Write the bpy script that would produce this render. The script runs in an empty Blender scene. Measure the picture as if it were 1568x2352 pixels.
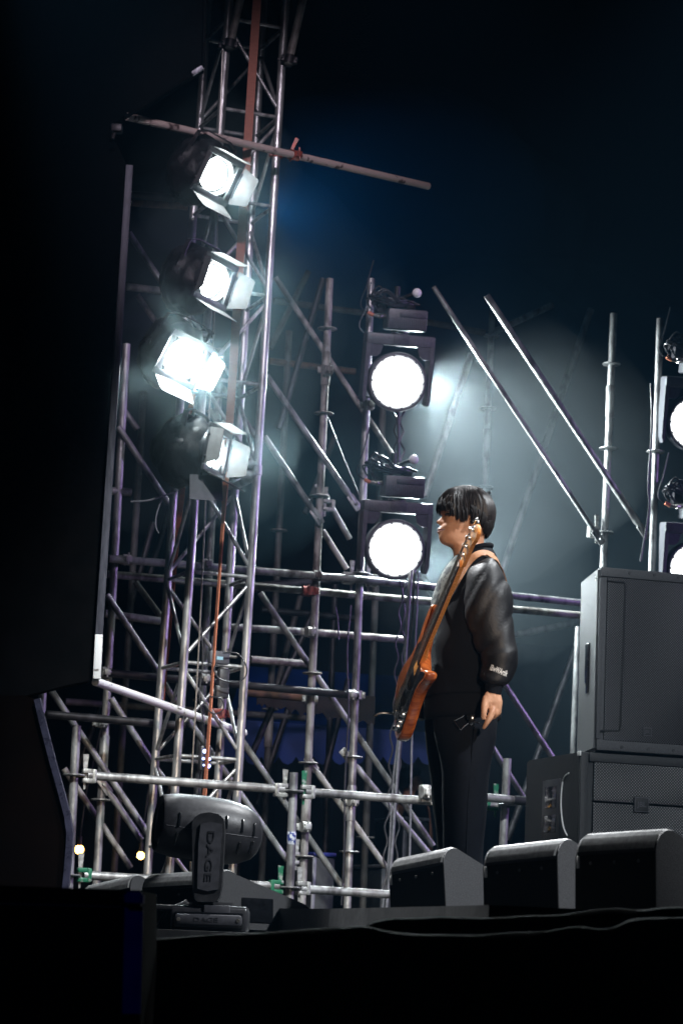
import bpy, math, random
from mathutils import Vector, Matrix, noise
random.seed(7)
SC = bpy.context.scene
COL = SC.collection
V = Vector
# ------------------------------------------------------------------ camera
FPX, CX, CY = 5500.0, 784.0, 1176.0          # focal length and centre in units of a 1568 x 2352 frame
PITCH = math.atan(973 / 5500.0); ROLL = math.radians(2.5)
CAM = V((0, -9.84, -0.10))
_F = V((0, math.cos(PITCH), math.sin(PITCH))); _U0 = V((0, -math.sin(PITCH), math.cos(PITCH))); _R0 = V((1, 0, 0))
_R = _R0 * math.cos(ROLL) + _U0 * math.sin(ROLL)
_U = -_R0 * math.sin(ROLL) + _U0 * math.cos(ROLL)
cam_d = bpy.data.cameras.new('camera'); cam = bpy.data.objects.new('camera', cam_d); COL.objects.link(cam)
cam_d.sensor_fit = 'HORIZONTAL'; cam_d.sensor_width = 24.0; cam_d.lens = FPX / 1568 * 24.0
cam_d.clip_end = 500; cam_d.clip_start = 0.1
M = Matrix((( _R.x, _U.x, -_F.x, CAM.x), (_R.y, _U.y, -_F.y, CAM.y), (_R.z, _U.z, -_F.z, CAM.z), (0, 0, 0, 1)))
cam.matrix_world = M
cam_d.dof.use_dof = True; cam_d.dof.focus_distance = 10.2; cam_d.dof.aperture_fstop = 5.6
SC.camera = cam
# ------------------------------------------------------------------ night sky and exposure
W_ = bpy.data.worlds.new("World"); SC.world = W_; W_.use_nodes = True
nt = W_.node_tree; bg = nt.nodes['Background']
sky = nt.nodes.new('ShaderNodeTexSky'); sky.sky_type = 'NISHITA'; sky.sun_disc = False
sky.sun_elevation = math.radians(-6); sky.sun_rotation = math.radians(200)
nt.links.new(sky.outputs[0], bg.inputs[0]); bg.inputs[1].default_value = 0.02
SC.view_settings.view_transform = 'Standard'; SC.view_settings.look = 'None'
SC.view_settings.exposure = 0.0; SC.view_settings.gamma = 1.0
SC.cycles.max_bounces = 6; SC.cycles.volume_bounces = 0; SC.cycles.caustics_reflective = False; SC.cycles.caustics_refractive = False
SC.cycles.sample_clamp_indirect = 3.0

def aim(o, tgt):
    d = V(tgt) - o.location
    o.rotation_euler = d.to_track_quat('-Z', 'Y').to_euler()

def spot(name, loc, tgt, power, color, size_deg, blend=0.5, radius=0.1, parent=None):
    l = bpy.data.lights.new(name, 'SPOT'); l.energy = power; l.color = color
    l.spot_size = math.radians(size_deg); l.spot_blend = blend; l.shadow_soft_size = radius
    o = bpy.data.objects.new(name, l); COL.objects.link(o); o.location = loc; aim(o, tgt)
    return o
# stage lighting hung outside the frame: front key, scaffold wash, violet side wash, and added fills
spot('key_spotlight', (4.8, -3.4, 5.6), (0.7, -0.6, 0.4), 2300, (0.92, 0.96, 1.0), 39, 0.5, 0.12)
spot('front_spotlight', (0.6, -3.2, 7.0), (-0.35, 3.9, 0.1), 5600, (0.92, 0.98, 1.0), 25, 0.9, 0.2)
spot('tower_fill', (-0.2, -3.6, 6.4), (-0.30, 3.8, 3.8), 1500, (0.96, 0.84, 1.0), 23, 0.9, 0.2)  # added fill to brighten the tower top and the pole
spot('violet_spotlight', (7.5, 3.6, 3.6), (-1.2, 4.3, 1.6), 750, (0.58, 0.36, 1.0), 40, 0.6, 0.15)
spot('warm_spotlight', (1.9, -8.6, 2.3), (0.30, 0, 1.15), 1600, (1.0, 0.78, 0.60), 12, 0.8, 0.25)
spot('speaker_fill', (3.6, -6.5, 4.6), (1.55, 2.0, 1.1), 1750, (0.86, 0.93, 1.0), 14, 0.7, 0.2)  # added side fill to lift the loudspeakers
spot('wedge_spotlight', (-2.6, 3.2, 7.4), (0.5, -1.6, 0.2), 6500, (0.96, 0.98, 1.0), 17, 0.6, 0.1)
spot('back_spotlight', (2.9, 2.6, 7.2), (0.55, -1.4, 0.2), 3000, (0.95, 0.98, 1.0), 26, 0.7, 0.12)
spot('blue_case_fill', (-1.6, -7.2, 3.4), (-0.52, -4.3, -0.1), 38, (0.05, 0.08, 1.0), 9, 0.8, 0.1)  # added blue lamp aimed only at the road case corner

# ------------------------------------------------------------------ pixel <-> place
def ray(x, y): return _F + _R * ((x - CX) / FPX) - _U * ((y - CY) / FPX)
def at(x, y, Y=0.0):
    r = ray(x, y); return CAM + r * ((Y - CAM.y) / r.y)
TH = math.radians(20)
UD = V((math.cos(TH), math.sin(TH), 0)); VD = V((-math.sin(TH), math.cos(TH), 0)); ZD = V((0, 0, 1))
def pv(x, y, v):
    r = ray(x, y); return CAM + r * ((v - VD.dot(CAM)) / VD.dot(r))
GROUND = -1.6

# ------------------------------------------------------------------ materials
def ramp2(nt, fac, c0, c1, p0=0.3, p1=0.7):
    r = nt.nodes.new('ShaderNodeValToRGB'); e = r.color_ramp.elements
    e[0].position = p0; e[1].position = p1; e[0].color = (*c0, 1); e[1].color = (*c1, 1)
    nt.links.new(fac, r.inputs[0]); return r.outputs[0]
def mat(name, c, c2=None, rough=0.5, metal=0.0, scale=20, stretch=(1, 1, 1), bump=0.0, bscale=None, detail=4, p=(0.35, 0.65), sheen=0, coat=0, spec=None):
    m = bpy.data.materials.new(name); m.use_nodes = True; nt = m.node_tree; b = nt.nodes['Principled BSDF']
    tc = nt.nodes.new('ShaderNodeTexCoord'); mp = nt.nodes.new('ShaderNodeMapping'); mp.inputs['Scale'].default_value = stretch
    nt.links.new(tc.outputs['Object'], mp.inputs[0])
    n = nt.nodes.new('ShaderNodeTexNoise'); n.inputs['Scale'].default_value = scale; n.inputs['Detail'].default_value = detail
    nt.links.new(mp.outputs[0], n.inputs['Vector'])
    c2 = c2 or tuple(v * 0.6 for v in c)
    nt.links.new(ramp2(nt, n.outputs['Fac'], c2, c, *p), b.inputs['Base Color'])
    mr = nt.nodes.new('ShaderNodeMapRange'); mr.inputs['To Min'].default_value = max(0.05, rough - 0.12); mr.inputs['To Max'].default_value = min(1, rough + 0.12)
    nt.links.new(n.outputs['Fac'], mr.inputs['Value']); nt.links.new(mr.outputs[0], b.inputs['Roughness'])
    b.inputs['Metallic'].default_value = metal
    if sheen: b.inputs['Sheen Weight'].default_value = sheen
    if coat: b.inputs['Coat Weight'].default_value = coat; b.inputs['Coat Roughness'].default_value = 0.12
    if spec is not None: b.inputs['Specular IOR Level'].default_value = spec
    if bump:
        n2 = nt.nodes.new('ShaderNodeTexNoise'); n2.inputs['Scale'].default_value = bscale or scale * 3; n2.inputs['Detail'].default_value = 5
        nt.links.new(mp.outputs[0], n2.inputs['Vector'])
        bp = nt.nodes.new('ShaderNodeBump'); bp.inputs['Strength'].default_value = bump; bp.inputs['Distance'].default_value = 0.01
        nt.links.new(n2.outputs['Fac'], bp.inputs['Height']); nt.links.new(bp.outputs[0], b.inputs['Normal'])
    return m
def glow(name, c, s):
    m = bpy.data.materials.new(name); m.use_nodes = True; nt = m.node_tree
    nt.nodes.remove(nt.nodes['Principled BSDF'])
    e = nt.nodes.new('ShaderNodeEmission'); e.inputs[0].default_value = (*c, 1); e.inputs[1].default_value = s
    nt.links.new(e.outputs[0], nt.nodes['Material Output'].inputs[0]); return m
def grille_mat(name, base, hole, pitch, p0=.40, p1=.62):
    m = bpy.data.materials.new(name); m.use_nodes = True; nt = m.node_tree; b = nt.nodes['Principled BSDF']
    tc = nt.nodes.new('ShaderNodeTexCoord'); mp = nt.nodes.new('ShaderNodeMapping'); mp.inputs['Rotation'].default_value = (0, math.radians(45), -math.radians(15))
    nt.links.new(tc.outputs['Object'], mp.inputs[0])
    mp.inputs['Rotation'].default_value = (0, 0, -math.radians(15))
    sx = nt.nodes.new('ShaderNodeSeparateXYZ'); cxyz = nt.nodes.new('ShaderNodeCombineXYZ'); mp2 = nt.nodes.new('ShaderNodeMapping'); mp2.inputs['Rotation'].default_value = (0, 0, math.radians(45))
    nt.links.new(mp.outputs[0], sx.inputs[0]); nt.links.new(sx.outputs[0], cxyz.inputs[0]); nt.links.new(sx.outputs[2], cxyz.inputs[1]); nt.links.new(cxyz.outputs[0], mp2.inputs[0])
    vo = nt.nodes.new('ShaderNodeTexVoronoi'); vo.inputs['Scale'].default_value = 1 / pitch; vo.inputs['Randomness'].default_value = 0.0; vo.voronoi_dimensions = '2D'
    nt.links.new(mp2.outputs[0], vo.inputs['Vector'])
    nt.links.new(ramp2(nt, vo.outputs['Distance'], hole, base, p0, p1), b.inputs['Base Color'])
    bp = nt.nodes.new('ShaderNodeBump'); bp.inputs['Strength'].default_value = 0.8; bp.inputs['Distance'].default_value = 0.004
    nt.links.new(vo.outputs['Distance'], bp.inputs['Height']); nt.links.new(bp.outputs[0], b.inputs['Normal'])
    b.inputs['Roughness'].default_value = 0.42; b.inputs['Metallic'].default_value = 0.3
    return m
MT = dict(
    steel=mat('galvanised_steel', (0.44, 0.44, 0.43), (0.15, 0.14, 0.14), 0.42, 0.6, 16, (1, 1, 0.45), 0.25, 110, 8, (0.36, 0.58)),
    steel_dull=mat('dull_steel', (0.38, 0.36, 0.33), (0.13, 0.11, 0.10), 0.6, 0.25, 15, (1, 1, 0.5), 0.3, 90, 8, (0.40, 0.58)),
    steel_dim=mat('underlit_steel', (0.13, 0.125, 0.12), (0.05, 0.045, 0.042), 0.65, 0.2, 15, (1, 1, 0.5), 0.3, 90, 6),  # darker copy of the steel: weak light on the rear tubes put into colour
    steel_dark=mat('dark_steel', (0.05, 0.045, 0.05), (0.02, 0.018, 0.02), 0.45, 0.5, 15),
    rust=mat('rusty_tube', (0.20, 0.10, 0.055), (0.07, 0.04, 0.03), 0.7, 0.2, 18),
    alu=mat('truss_aluminium', (0.54, 0.54, 0.53), (0.22, 0.21, 0.21), 0.36, 0.7, 22, (1, 1, 0.2), 0.18, 140, 8, (0.36, 0.56)),
    zinc=mat('cast_zinc', (0.56, 0.56, 0.54), (0.25, 0.24, 0.22), 0.45, 0.45, 40, bump=0.2),
    green=mat('green_paint', (0.015, 0.15, 0.075), (0.30, 0.33, 0.30), 0.5, 0.1, 28, p=(0.36, 0.46)),
    red=mat('red_coupler', (0.35, 0.07, 0.05), (0.12, 0.05, 0.04), 0.5, 0.3, 40),
    wood=mat('weathered_pole', (0.42, 0.33, 0.30), (0.055, 0.03, 0.028), 0.62, 0.1, 11, (1, 1, 1), 0.2, 50, 3, (0.37, 0.43)),
    white=mat('scuffed_white_paint', (0.74, 0.73, 0.72), (0.12, 0.10, 0.09), 0.5, 0.0, 15, (1, 1, 2), 0.1, 60, 6, (0.30, 0.38)),
    frame=mat('dull_frame', (0.30, 0.30, 0.33), (0.12, 0.12, 0.14), 0.5, 0.4, 10, (8, 8, 1)),
    frame_shade=mat('shaded_frame', (0.10, 0.10, 0.125), (0.05, 0.05, 0.065), 0.55, 0.3, 10, (8, 8, 1)),  # darker copy of the frame: dimness of its upper part put into colour
    black=mat('black_cloth', (0.0035, 0.0032, 0.0035), (0.002, 0.002, 0.0022), 0.95, 0, 6, bump=0.2, spec=0.02),
    blackbrown=mat('black_brown_cloth', (0.0045, 0.0022, 0.0014), (0.003, 0.0016, 0.0012), 0.95, 0, 4, spec=0.02),
    navy=mat('navy_trim', (0.05, 0.05, 0.085), (0.03, 0.03, 0.05), 0.3, 0.0, 20, bump=0.3),
    plastic=mat('black_plastic', (0.040, 0.040, 0.044), (0.022, 0.022, 0.025), 0.42, 0, 30, bump=0.05, bscale=300),
    film=mat('black_rain_cover', (0.008, 0.008, 0.010), (0.004, 0.004, 0.005), 0.5, 0, 12, bump=0.6, bscale=22, spec=0.25),
    charcoal=mat('charcoal_casting', (0.034, 0.034, 0.040), (0.024, 0.024, 0.028), 0.42, 0.0, 60, bump=0.08, bscale=400),
    grey=mat('grey_plate', (0.075, 0.075, 0.088), (0.055, 0.055, 0.064), 0.5, 0.0, 40, bump=0.06, bscale=300),
    door=mat('barndoor_metal', (0.15, 0.15, 0.15), (0.11, 0.11, 0.11), 0.6, 0.0, 25),
    cab=mat('cabinet_paint', (0.075, 0.077, 0.082), (0.05, 0.05, 0.055), 0.62, 0, 180, bump=0.35, bscale=320, detail=2),
    cabblack=mat('black_cabinet_paint', (0.020, 0.021, 0.023), (0.012, 0.0125, 0.014), 0.6, 0, 60, bump=0.25, bscale=320),
    ribs=mat('ribbed_grille', (0.42, 0.42, 0.42), (0.30, 0.30, 0.30), 0.40, 0.35, 60),
    strap=mat('brown_webbing', (0.30, 0.11, 0.075), (0.22, 0.08, 0.055), 0.75, 0, 30, (1, 1, 6), 0.3, 160),
    orange=mat('orange_webbing', (0.62, 0.22, 0.12), (0.50, 0.16, 0.08), 0.75, 0, 30, (1, 1, 8), 0.3, 160),
    redstrap=mat('red_webbing', (0.60, 0.12, 0.05), (0.42, 0.08, 0.04), 0.7, 0, 20, (1, 1, 4), 0.2, 120),
    rubber=mat('rubber_cable', (0.035, 0.035, 0.04), (0.02, 0.02, 0.022), 0.38, 0, 20),
    greycable=mat('grey_cable', (0.20, 0.20, 0.22), (0.12, 0.12, 0.13), 0.4, 0, 30),
    wire=mat('steel_wire', (0.35, 0.33, 0.30), None, 0.35, 0.8, 60),
    skin=mat('skin', (0.66, 0.37, 0.235), (0.55, 0.28, 0.17), 0.48, 0, 25, bump=0.05, bscale=260),
    lip=mat('lip', (0.36, 0.13, 0.10), None, 0.4, 0, 60),
    hair=mat('black_hair', (0.0075, 0.006, 0.0065), (0.004, 0.0035, 0.004), 0.6, 0, 60, (1, 1, 0.2), spec=0.25),
    strand=mat('hair_strand', (0.024, 0.018, 0.018), (0.005, 0.0045, 0.005), 0.40, 0, 90, (1, 1, 0.2), spec=0.5),
    panel=mat('wedge_front_shade', (0.009, 0.0095, 0.0095), (0.006, 0.0065, 0.0065), 0.7, 0, 20, bump=0.2, bscale=200, spec=0.15),  # shade on the unlit wedge fronts put into a near-black colour
    relief=mat('relief_lettering', (0.060, 0.060, 0.068), None, 0.9, spec=0.05),
    wool=mat('black_wool', (0.0055, 0.0065, 0.010), (0.0035, 0.004, 0.0065), 0.85, 0, 90, bump=0.25, bscale=420, spec=0.15),
    leather=mat('black_leather', (0.007, 0.0075, 0.010), (0.0045, 0.005, 0.007), 0.54, 0, 40, bump=0.14, bscale=110, spec=0.42),
    trouser=mat('dark_suiting', (0.0065, 0.008, 0.0125), (0.004, 0.005, 0.008), 0.8, 0, 90, bump=0.15, bscale=500, spec=0.12),
    shirt=mat('grey_shirt', (0.14, 0.15, 0.135), (0.012, 0.012, 0.012), 0.8, 0, 30, p=(0.47, 0.51)),
    shoe=mat('black_shoe', (0.02, 0.02, 0.02), None, 0.4),
    maple=mat('lacquered_maple', (0.70, 0.29, 0.075), (0.58, 0.22, 0.05), 0.25, 0, 14, (2, 14, 14), coat=0.4),
    mahog=mat('stained_body_wood', (0.48, 0.125, 0.026), (0.24, 0.05, 0.012), 0.2, 0, 8, (2, 16, 3), coat=0.7),
    rosewood=mat('dark_fretboard', (0.045, 0.028, 0.02), (0.025, 0.016, 0.012), 0.35, 0, 30, (2, 20, 20)),
    gloss=mat('gloss_black', (0.012, 0.013, 0.016), None, 0.1, 0, 30, coat=0.6),
    chrome=mat('chrome', (0.75, 0.75, 0.74), (0.6, 0.6, 0.6), 0.14, 1.0, 30),
    tan=mat('tan_leather', (0.55, 0.29, 0.16), (0.42, 0.20, 0.10), 0.6, 0, 40, bump=0.2),
    tarp=mat('blue_tarpaulin', (0.004, 0.045, 0.30), (0.003, 0.03, 0.20), 0.6, 0, 3, bump=0.3, bscale=6),
    back=mat('dark_back_cloth', (0.028, 0.033, 0.037), (0.016, 0.02, 0.024), 0.9, 0, 2, (1, 1, 0.3), 0.3, 5, spec=0.1),
    deck=mat('black_stage_ply', (0.03, 0.03, 0.032), (0.018, 0.018, 0.02), 0.6, 0, 10, bump=0.2),
    ground=mat('dark_asphalt', (0.05, 0.05, 0.05), (0.03, 0.03, 0.03), 0.85, 0, 12, bump=0.4),
    skirt=mat('stage_skirt_cloth', (0.0045, 0.005, 0.0055), (0.0025, 0.003, 0.0033), 0.9, 0, 10, bump=0.12, bscale=60, spec=0.06),
    embro=mat('white_embroidery', (0.80, 0.80, 0.78), (0.6, 0.6, 0.6), 0.7, 0, 120),
    bluelit=mat('blue_lit_case_edge', (0.02, 0.03, 0.20), (0.015, 0.02, 0.14), 0.4, 0, 10),  # blue light falling on black case edges, put into the colour
    sticker=mat('blue_white_sticker', (0.6, 0.62, 0.66), (0.03, 0.05, 0.22), 0.4, 0, 60, (1, 1, 1), p=(0.46, 0.52)),
    brown=mat('ragged_brown_cloth', (0.022, 0.013, 0.009), (0.010, 0.007, 0.006), 0.9, 0, 15),
    grille=grille_mat('perforated_steel', (0.13, 0.13, 0.14), (0.010, 0.010, 0.012), 0.0092),
    grille_lo=grille_mat('perforated_black_steel', (0.018, 0.019, 0.021), (0.20, 0.20, 0.20), 0.0105, .20, .34),
    lens=glow('lit_lens', (0.90, 1.0, 0.98), 45.0),
    lens_hot=glow('lit_lens_full', (0.92, 1.0, 0.98), 160.0),
    led=glow('lit_led_face', (0.95, 1.0, 1.0), 14.0),
    warm=glow('warm_bulb', (1.0, 0.52, 0.12), 14.0),
    bluled=glow('blue_white_led', (0.35, 0.45, 1.0), 9.0),
    display=glow('display', (0.45, 0.75, 0.9), 0.9),
    ledcast=mat('light_casting', (0.115, 0.115, 0.125), (0.085, 0.085, 0.095), 0.45, 0.0, 60, bump=0.08, bscale=400),
    pearl=mat('frosted_ball', (0.9, 0.9, 0.92), (0.8, 0.8, 0.83), 0.35, 0, 30),
)
# ------------------------------------------------------------------ object helpers
WO = {}
def world_origin(p): return WO.get(p.name, V((0, 0, 0))) if p else V((0, 0, 0))
def thing(name, label, cat, loc=(0, 0, 0), group=None):
    o = bpy.data.objects.new(name, None); COL.objects.link(o); o.empty_display_size = 0.1
    o.location = loc; WO[o.name] = V(loc); o['label'] = label; o['category'] = cat
    if group: o['group'] = group
    return o
def tag(o, label, cat, group=None):
    o['label'] = label; o['category'] = cat
    if group: o['group'] = group
    return o
def link_mesh(name, me, m, parent=None, smooth=True):
    if m and not me.materials: me.materials.append(m)
    o = bpy.data.objects.new(name, me); COL.objects.link(o)
    if parent: o.parent = parent
    return o
def mesh(name, geo, m, parent=None, smooth=True, origin=None):
    """geometry in world coordinates -> object; origin is the parent's place, or the mesh's own base"""
    vs, fs = geo
    o0 = world_origin(parent) if parent else (V(origin) if origin is not None else V((0, 0, 0)))
    me = bpy.data.meshes.new(name); me.from_pydata([tuple(V(v) - o0) for v in vs], [], fs); me.validate(); me.update()
    if smooth:
        me.polygons.foreach_set('use_smooth', [True] * len(me.polygons))
        try: me.set_sharp_from_angle(angle=math.radians(40))
        except Exception: pass
    o = link_mesh(name, me, m, parent)
    if not parent: o.location = o0
    WO[o.name] = V(o0)
    return o
def structure(o): o['kind'] = 'structure'; return o
def join(*gs):
    vs, fs = [], []
    for g in gs:
        n = len(vs); vs += list(g[0]); fs += [tuple(i + n for i in f) for f in g[1]]
    return vs, fs
def xf(g, mtx): return [mtx @ V(v) for v in g[0]], g[1]
def frame_axes(d):
    d = d.normalized(); a = V((0, 0, 1)) if abs(d.z) < 0.9 else V((0, 1, 0))
    x = a.cross(d).normalized(); return x, d.cross(x).normalized()
def tube(p0, p1, r, n=14, r1=None, hollow=False):
    p0, p1 = V(p0), V(p1); x, y = frame_axes(p1 - p0); r1 = r if r1 is None else r1
    vs = []; fs = []
    for p, rr in ((p0, r), (p1, r1)):
        for i in range(n):
            a = 2 * math.pi * i / n; vs.append(p + x * (rr * math.cos(a)) + y * (rr * math.sin(a)))
    for i in range(n): j = (i + 1) % n; fs.append((i, j, n + j, n + i))
    if hollow:
        dd = (p1 - p0).normalized() * 0.06
        for p, s in ((p0, 1), (p1, -1)):
            b = len(vs)
            for q, in ((p,), (p + dd * s,)):
                for i in range(n):
                    a = 2 * math.pi * i / n; vs.append(q + x * (r * .86 * math.cos(a)) + y * (r * .86 * math.sin(a)))
            o_ = 0 if s == 1 else n
            for i in range(n):
                j = (i + 1) % n; fs.append((o_ + i, o_ + j, b + j, b + i)); fs.append((b + i, b + j, b + n + j, b + n + i))
            fs.append(tuple(range(b + n, b + 2 * n)))
    else:
        fs.append(tuple(range(n - 1, -1, -1))); fs.append(tuple(range(n, 2 * n)))
    return vs, fs
def path_tube(pts, r, n=8, closed=False):
    pts = [V(p) for p in pts]; vs = []; fs = []; m = len(pts); prev = None
    for k, p in enumerate(pts):
        d = (pts[min(k + 1, m - 1)] - pts[max(k - 1, 0)]).normalized()
        x = frame_axes(d)[0] if prev is None else (prev - d * prev.dot(d)).normalized()
        prev = x; y = d.cross(x); rr = r(k / (m - 1)) if callable(r) else r
        for i in range(n):
            a = 2 * math.pi * i / n; vs.append(p + x * (rr * math.cos(a)) + y * (rr * math.sin(a)))
    for k in range(m - 1):
        for i in range(n): j = (i + 1) % n; fs.append((k * n + i, k * n + j, (k + 1) * n + j, (k + 1) * n + i))
    fs.append(tuple(range(n - 1, -1, -1))); fs.append(tuple(range((m - 1) * n, m * n)))
    return vs, fs
def smooth_path(pts, per=6):
    pts = [V(p) for p in pts]; out = []
    for i in range(len(pts) - 1):
        p0 = pts[max(i - 1, 0)]; p1 = pts[i]; p2 = pts[i + 1]; p3 = pts[min(i + 2, len(pts) - 1)]
        for k in range(per):
            t = k / per
            out.append(0.5 * ((2 * p1) + (p2 - p0) * t + (2 * p0 - 5 * p1 + 4 * p2 - p3) * t * t + (3 * p1 - p0 - 3 * p2 + p3) * t ** 3))
    out.append(pts[-1]); return out
def box(c, h, ax=None, bev=0.0):
    """box with centre c, half sizes h along the axes ax, edges chamfered by bev"""
    c = V(c); ax = ax or (V((1, 0, 0)), V((0, 1, 0)), V((0, 0, 1)))
    if bev <= 0:
        vs = [c + ax[0] * (h[0] * sx) + ax[1] * (h[1] * sy) + ax[2] * (h[2] * sz) for sx in (-1, 1) for sy in (-1, 1) for sz in (-1, 1)]
        return vs, [(0, 1, 3, 2), (4, 6, 7, 5), (0, 4, 5, 1), (2, 3, 7, 6), (0, 2, 6, 4), (1, 5, 7, 3)]
    import bmesh
    bm = bmesh.new(); bmesh.ops.create_cube(bm, size=2)
    for v in bm.verts: v.co = V((v.co.x * h[0], v.co.y * h[1], v.co.z * h[2]))
    bmesh.ops.bevel(bm, geom=list(bm.edges), offset=min(bev, min(h) * .95), segments=2, affect='EDGES', profile=0.5)
    bm.verts.index_update()
    vs = [c + ax[0] * v.co.x + ax[1] * v.co.y + ax[2] * v.co.z for v in bm.verts]; fs = [tuple(v.index for v in f.verts) for f in bm.faces]
    bm.free(); return vs, fs
def prism(poly, d):
    """closed polygon (world points) swept along d"""
    n = len(poly); d = V(d); vs = [V(p) for p in poly] + [V(p) + d for p in poly]
    fs = [tuple(range(n - 1, -1, -1)), tuple(range(n, 2 * n))] + [(i, (i + 1) % n, n + (i + 1) % n, n + i) for i in range(n)]
    return vs, fs
def lathe(prof, c, axis, n=28, xdir=None):
    """profile [(r, h)] turned about axis through c"""
    c = V(c); axis = V(axis).normalized(); x, y = frame_axes(axis)
    vs = []; fs = []
    for r, h in prof:
        for i in range(n):
            a = 2 * math.pi * i / n; vs.append(c + axis * h + x * (r * math.cos(a)) + y * (r * math.sin(a)))
    for k in range(len(prof) - 1):
        for i in range(n): j = (i + 1) % n; fs.append((k * n + i, k * n + j, (k + 1) * n + j, (k + 1) * n + i))
    if prof[0][0] > 1e-6: fs.append(tuple(range(n - 1, -1, -1)))
    if prof[-1][0] > 1e-6: fs.append(tuple(range((len(prof) - 1) * n, len(prof) * n)))
    return vs, fs
def ball(c, r, n=12, m=8, sc=(1, 1, 1)):
    vs = []; fs = []; c = V(c)
    for k in range(m + 1):
        a = math.pi * k / m
        for i in range(n):
            b = 2 * math.pi * i / n; vs.append(c + V((r * sc[0] * math.sin(a) * math.cos(b), r * sc[1] * math.sin(a) * math.sin(b), r * sc[2] * math.cos(a))))
    for k in range(m):
        for i in range(n): j = (i + 1) % n; fs.append((k * n + i, k * n + j, (k + 1) * n + j, (k + 1) * n + i))
    return vs, fs
def ring_px(xl, yl, xr, yr, Yc, b, n=36, k=1.0):
    A = at(xl, yl, Yc); B = at(xr, yr, Yc); c = (A + B) / 2; h = (B - A) / 2; out = []
    for i in range(n):
        t = 2 * math.pi * i / n; ct, st = math.cos(t), math.sin(t)
        out.append(c + h * (math.copysign(abs(ct) ** k, ct)) + V((0, 1, 0)) * (b * math.copysign(abs(st) ** k, st)))
    return out
def loft(rings, sub=4, disp=None, cap=True):
    n = len(rings[0]); R = []
    m = len(rings)
    for i in range(m - 1):
        r0 = rings[max(i - 1, 0)]; r1 = rings[i]; r2 = rings[i + 1]; r3 = rings[min(i + 2, m - 1)]
        for s in range(sub):
            t = s / sub
            R.append([0.5 * ((2 * b) + (c - a) * t + (2 * a - 5 * b + 4 * c - d) * t * t + (3 * b - a - 3 * c + d) * t ** 3) for a, b, c, d in zip(r0, r1, r2, r3)])
    R.append(rings[-1]); vs = []; fs = []
    for k, r in enumerate(R):
        c = sum(r, V((0, 0, 0))) / n
        for i, p in enumerate(r):
            if disp:
                d = (p - c); l = d.length or 1; p = p + d / l * disp(p, 2 * math.pi * i / n, k / (len(R) - 1))
            vs.append(p)
    for k in range(len(R) - 1):
        for i in range(n): j = (i + 1) % n; fs.append((k * n + i, k * n + j, (k + 1) * n + j, (k + 1) * n + i))
    if cap: fs.append(tuple(range(n - 1, -1, -1))); fs.append(tuple(range((len(R) - 1) * n, len(R) * n)))
    return vs, fs
def text_geo(s, size, depth=0.002, bold=0.0):
    cu = bpy.data.curves.new('lettering', 'FONT'); cu.body = s; cu.size = size; cu.extrude = depth; cu.align_x = 'CENTER'; cu.align_y = 'CENTER'; cu.resolution_u = 3; cu.offset = bold
    o = bpy.data.objects.new('lettering', cu); COL.objects.link(o); dg = bpy.context.evaluated_depsgraph_get()
    me = bpy.data.meshes.new_from_object(o.evaluated_get(dg)); g = ([v.co.copy() for v in me.vertices], [tuple(p.vertices) for p in me.polygons])
    bpy.data.objects.remove(o); bpy.data.curves.remove(cu); bpy.data.meshes.remove(me); return g
def axes_mtx(o, x, y, z): return Matrix(((x.x, y.x, z.x, o.x), (x.y, y.y, z.y, o.y), (x.z, y.z, z.z, o.z), (0, 0, 0, 1)))
def copy_thing(root, mtx, name_label, first=None):
    c = root.copy(); COL.objects.link(c); c.matrix_world = mtx; c['label'] = name_label
    mp = {}
    for ch in list(root.children):
        d = ch.copy(); COL.objects.link(d); d.parent = c; mp[ch.name] = d
        for g in list(ch.children):
            e = g.copy(); COL.objects.link(e); e.parent = d
    return c
# ================================================================== setting
def sheet(name, pts, z, m):
    return structure(mesh(name, ([V((x, y, z)) for x, y in pts], [tuple(range(len(pts)))]), m, smooth=False))
sheet('ground', [(-60, -20), (60, -20), (60, 60), (-60, 60)], GROUND, MT['ground'])
deck_poly = [(-3.0, 1.1), (-0.35, 0.8), (0.02, -0.5), (0.22, -1.7), (0.36, -2.6), (0.45, -3.2), (3.2, -3.2), (3.2, 2.75), (-3.0, 2.75)]
structure(mesh('stage', prism([V((x, y, GROUND)) for x, y in deck_poly], (0, 0, -GROUND)), MT['deck'], smooth=False))
low_poly = [(-3.2, -1.2), (-0.05, -1.2), (-0.01, -0.55), (-0.40, 0.74), (-3.0, 1.04)]
structure(mesh('stage_step', prism([V((x, y, GROUND)) for x, y in low_poly], (0, 0, -GROUND - 0.105)), MT['deck'], smooth=False))

# ================================================================== scaffold kit (shared meshes)
def shared(name, geo, m, smooth=True):
    me = bpy.data.meshes.new(name); me.from_pydata([tuple(v) for v in geo[0]], [], geo[1]); me.update()
    if smooth:
        me.polygons.foreach_set('use_smooth', [True] * len(me.polygons))
        try: me.set_sharp_from_angle(angle=math.radians(40))
        except Exception: pass
    me.materials.append(m); return me
def place(name, me, parent, loc, rot=None):
    o = bpy.data.objects.new(name, me); COL.objects.link(o); o.parent = parent
    o.location = V(loc) - world_origin(parent)
    if rot is not None: o.rotation_euler = rot
    return o
RT = 0.0242
ROS = {k: shared('rosette', lathe([(RT, -.006), (.058, -.005), (.062, -.002), (.062, .002), (.058, .005), (RT, .006)], (0, 0, 0), (0, 0, 1), 20), MT[k]) for k in ('steel', 'steel_dull')}
SLV = {k: shared('sleeve', lathe([(RT, -.11), (.029, -.108), (.0295, .10), (.027, .11), (RT, .112)], (0, 0, 0), (0, 0, 1), 16), MT[k]) for k in ('steel', 'steel_dull')}
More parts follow.
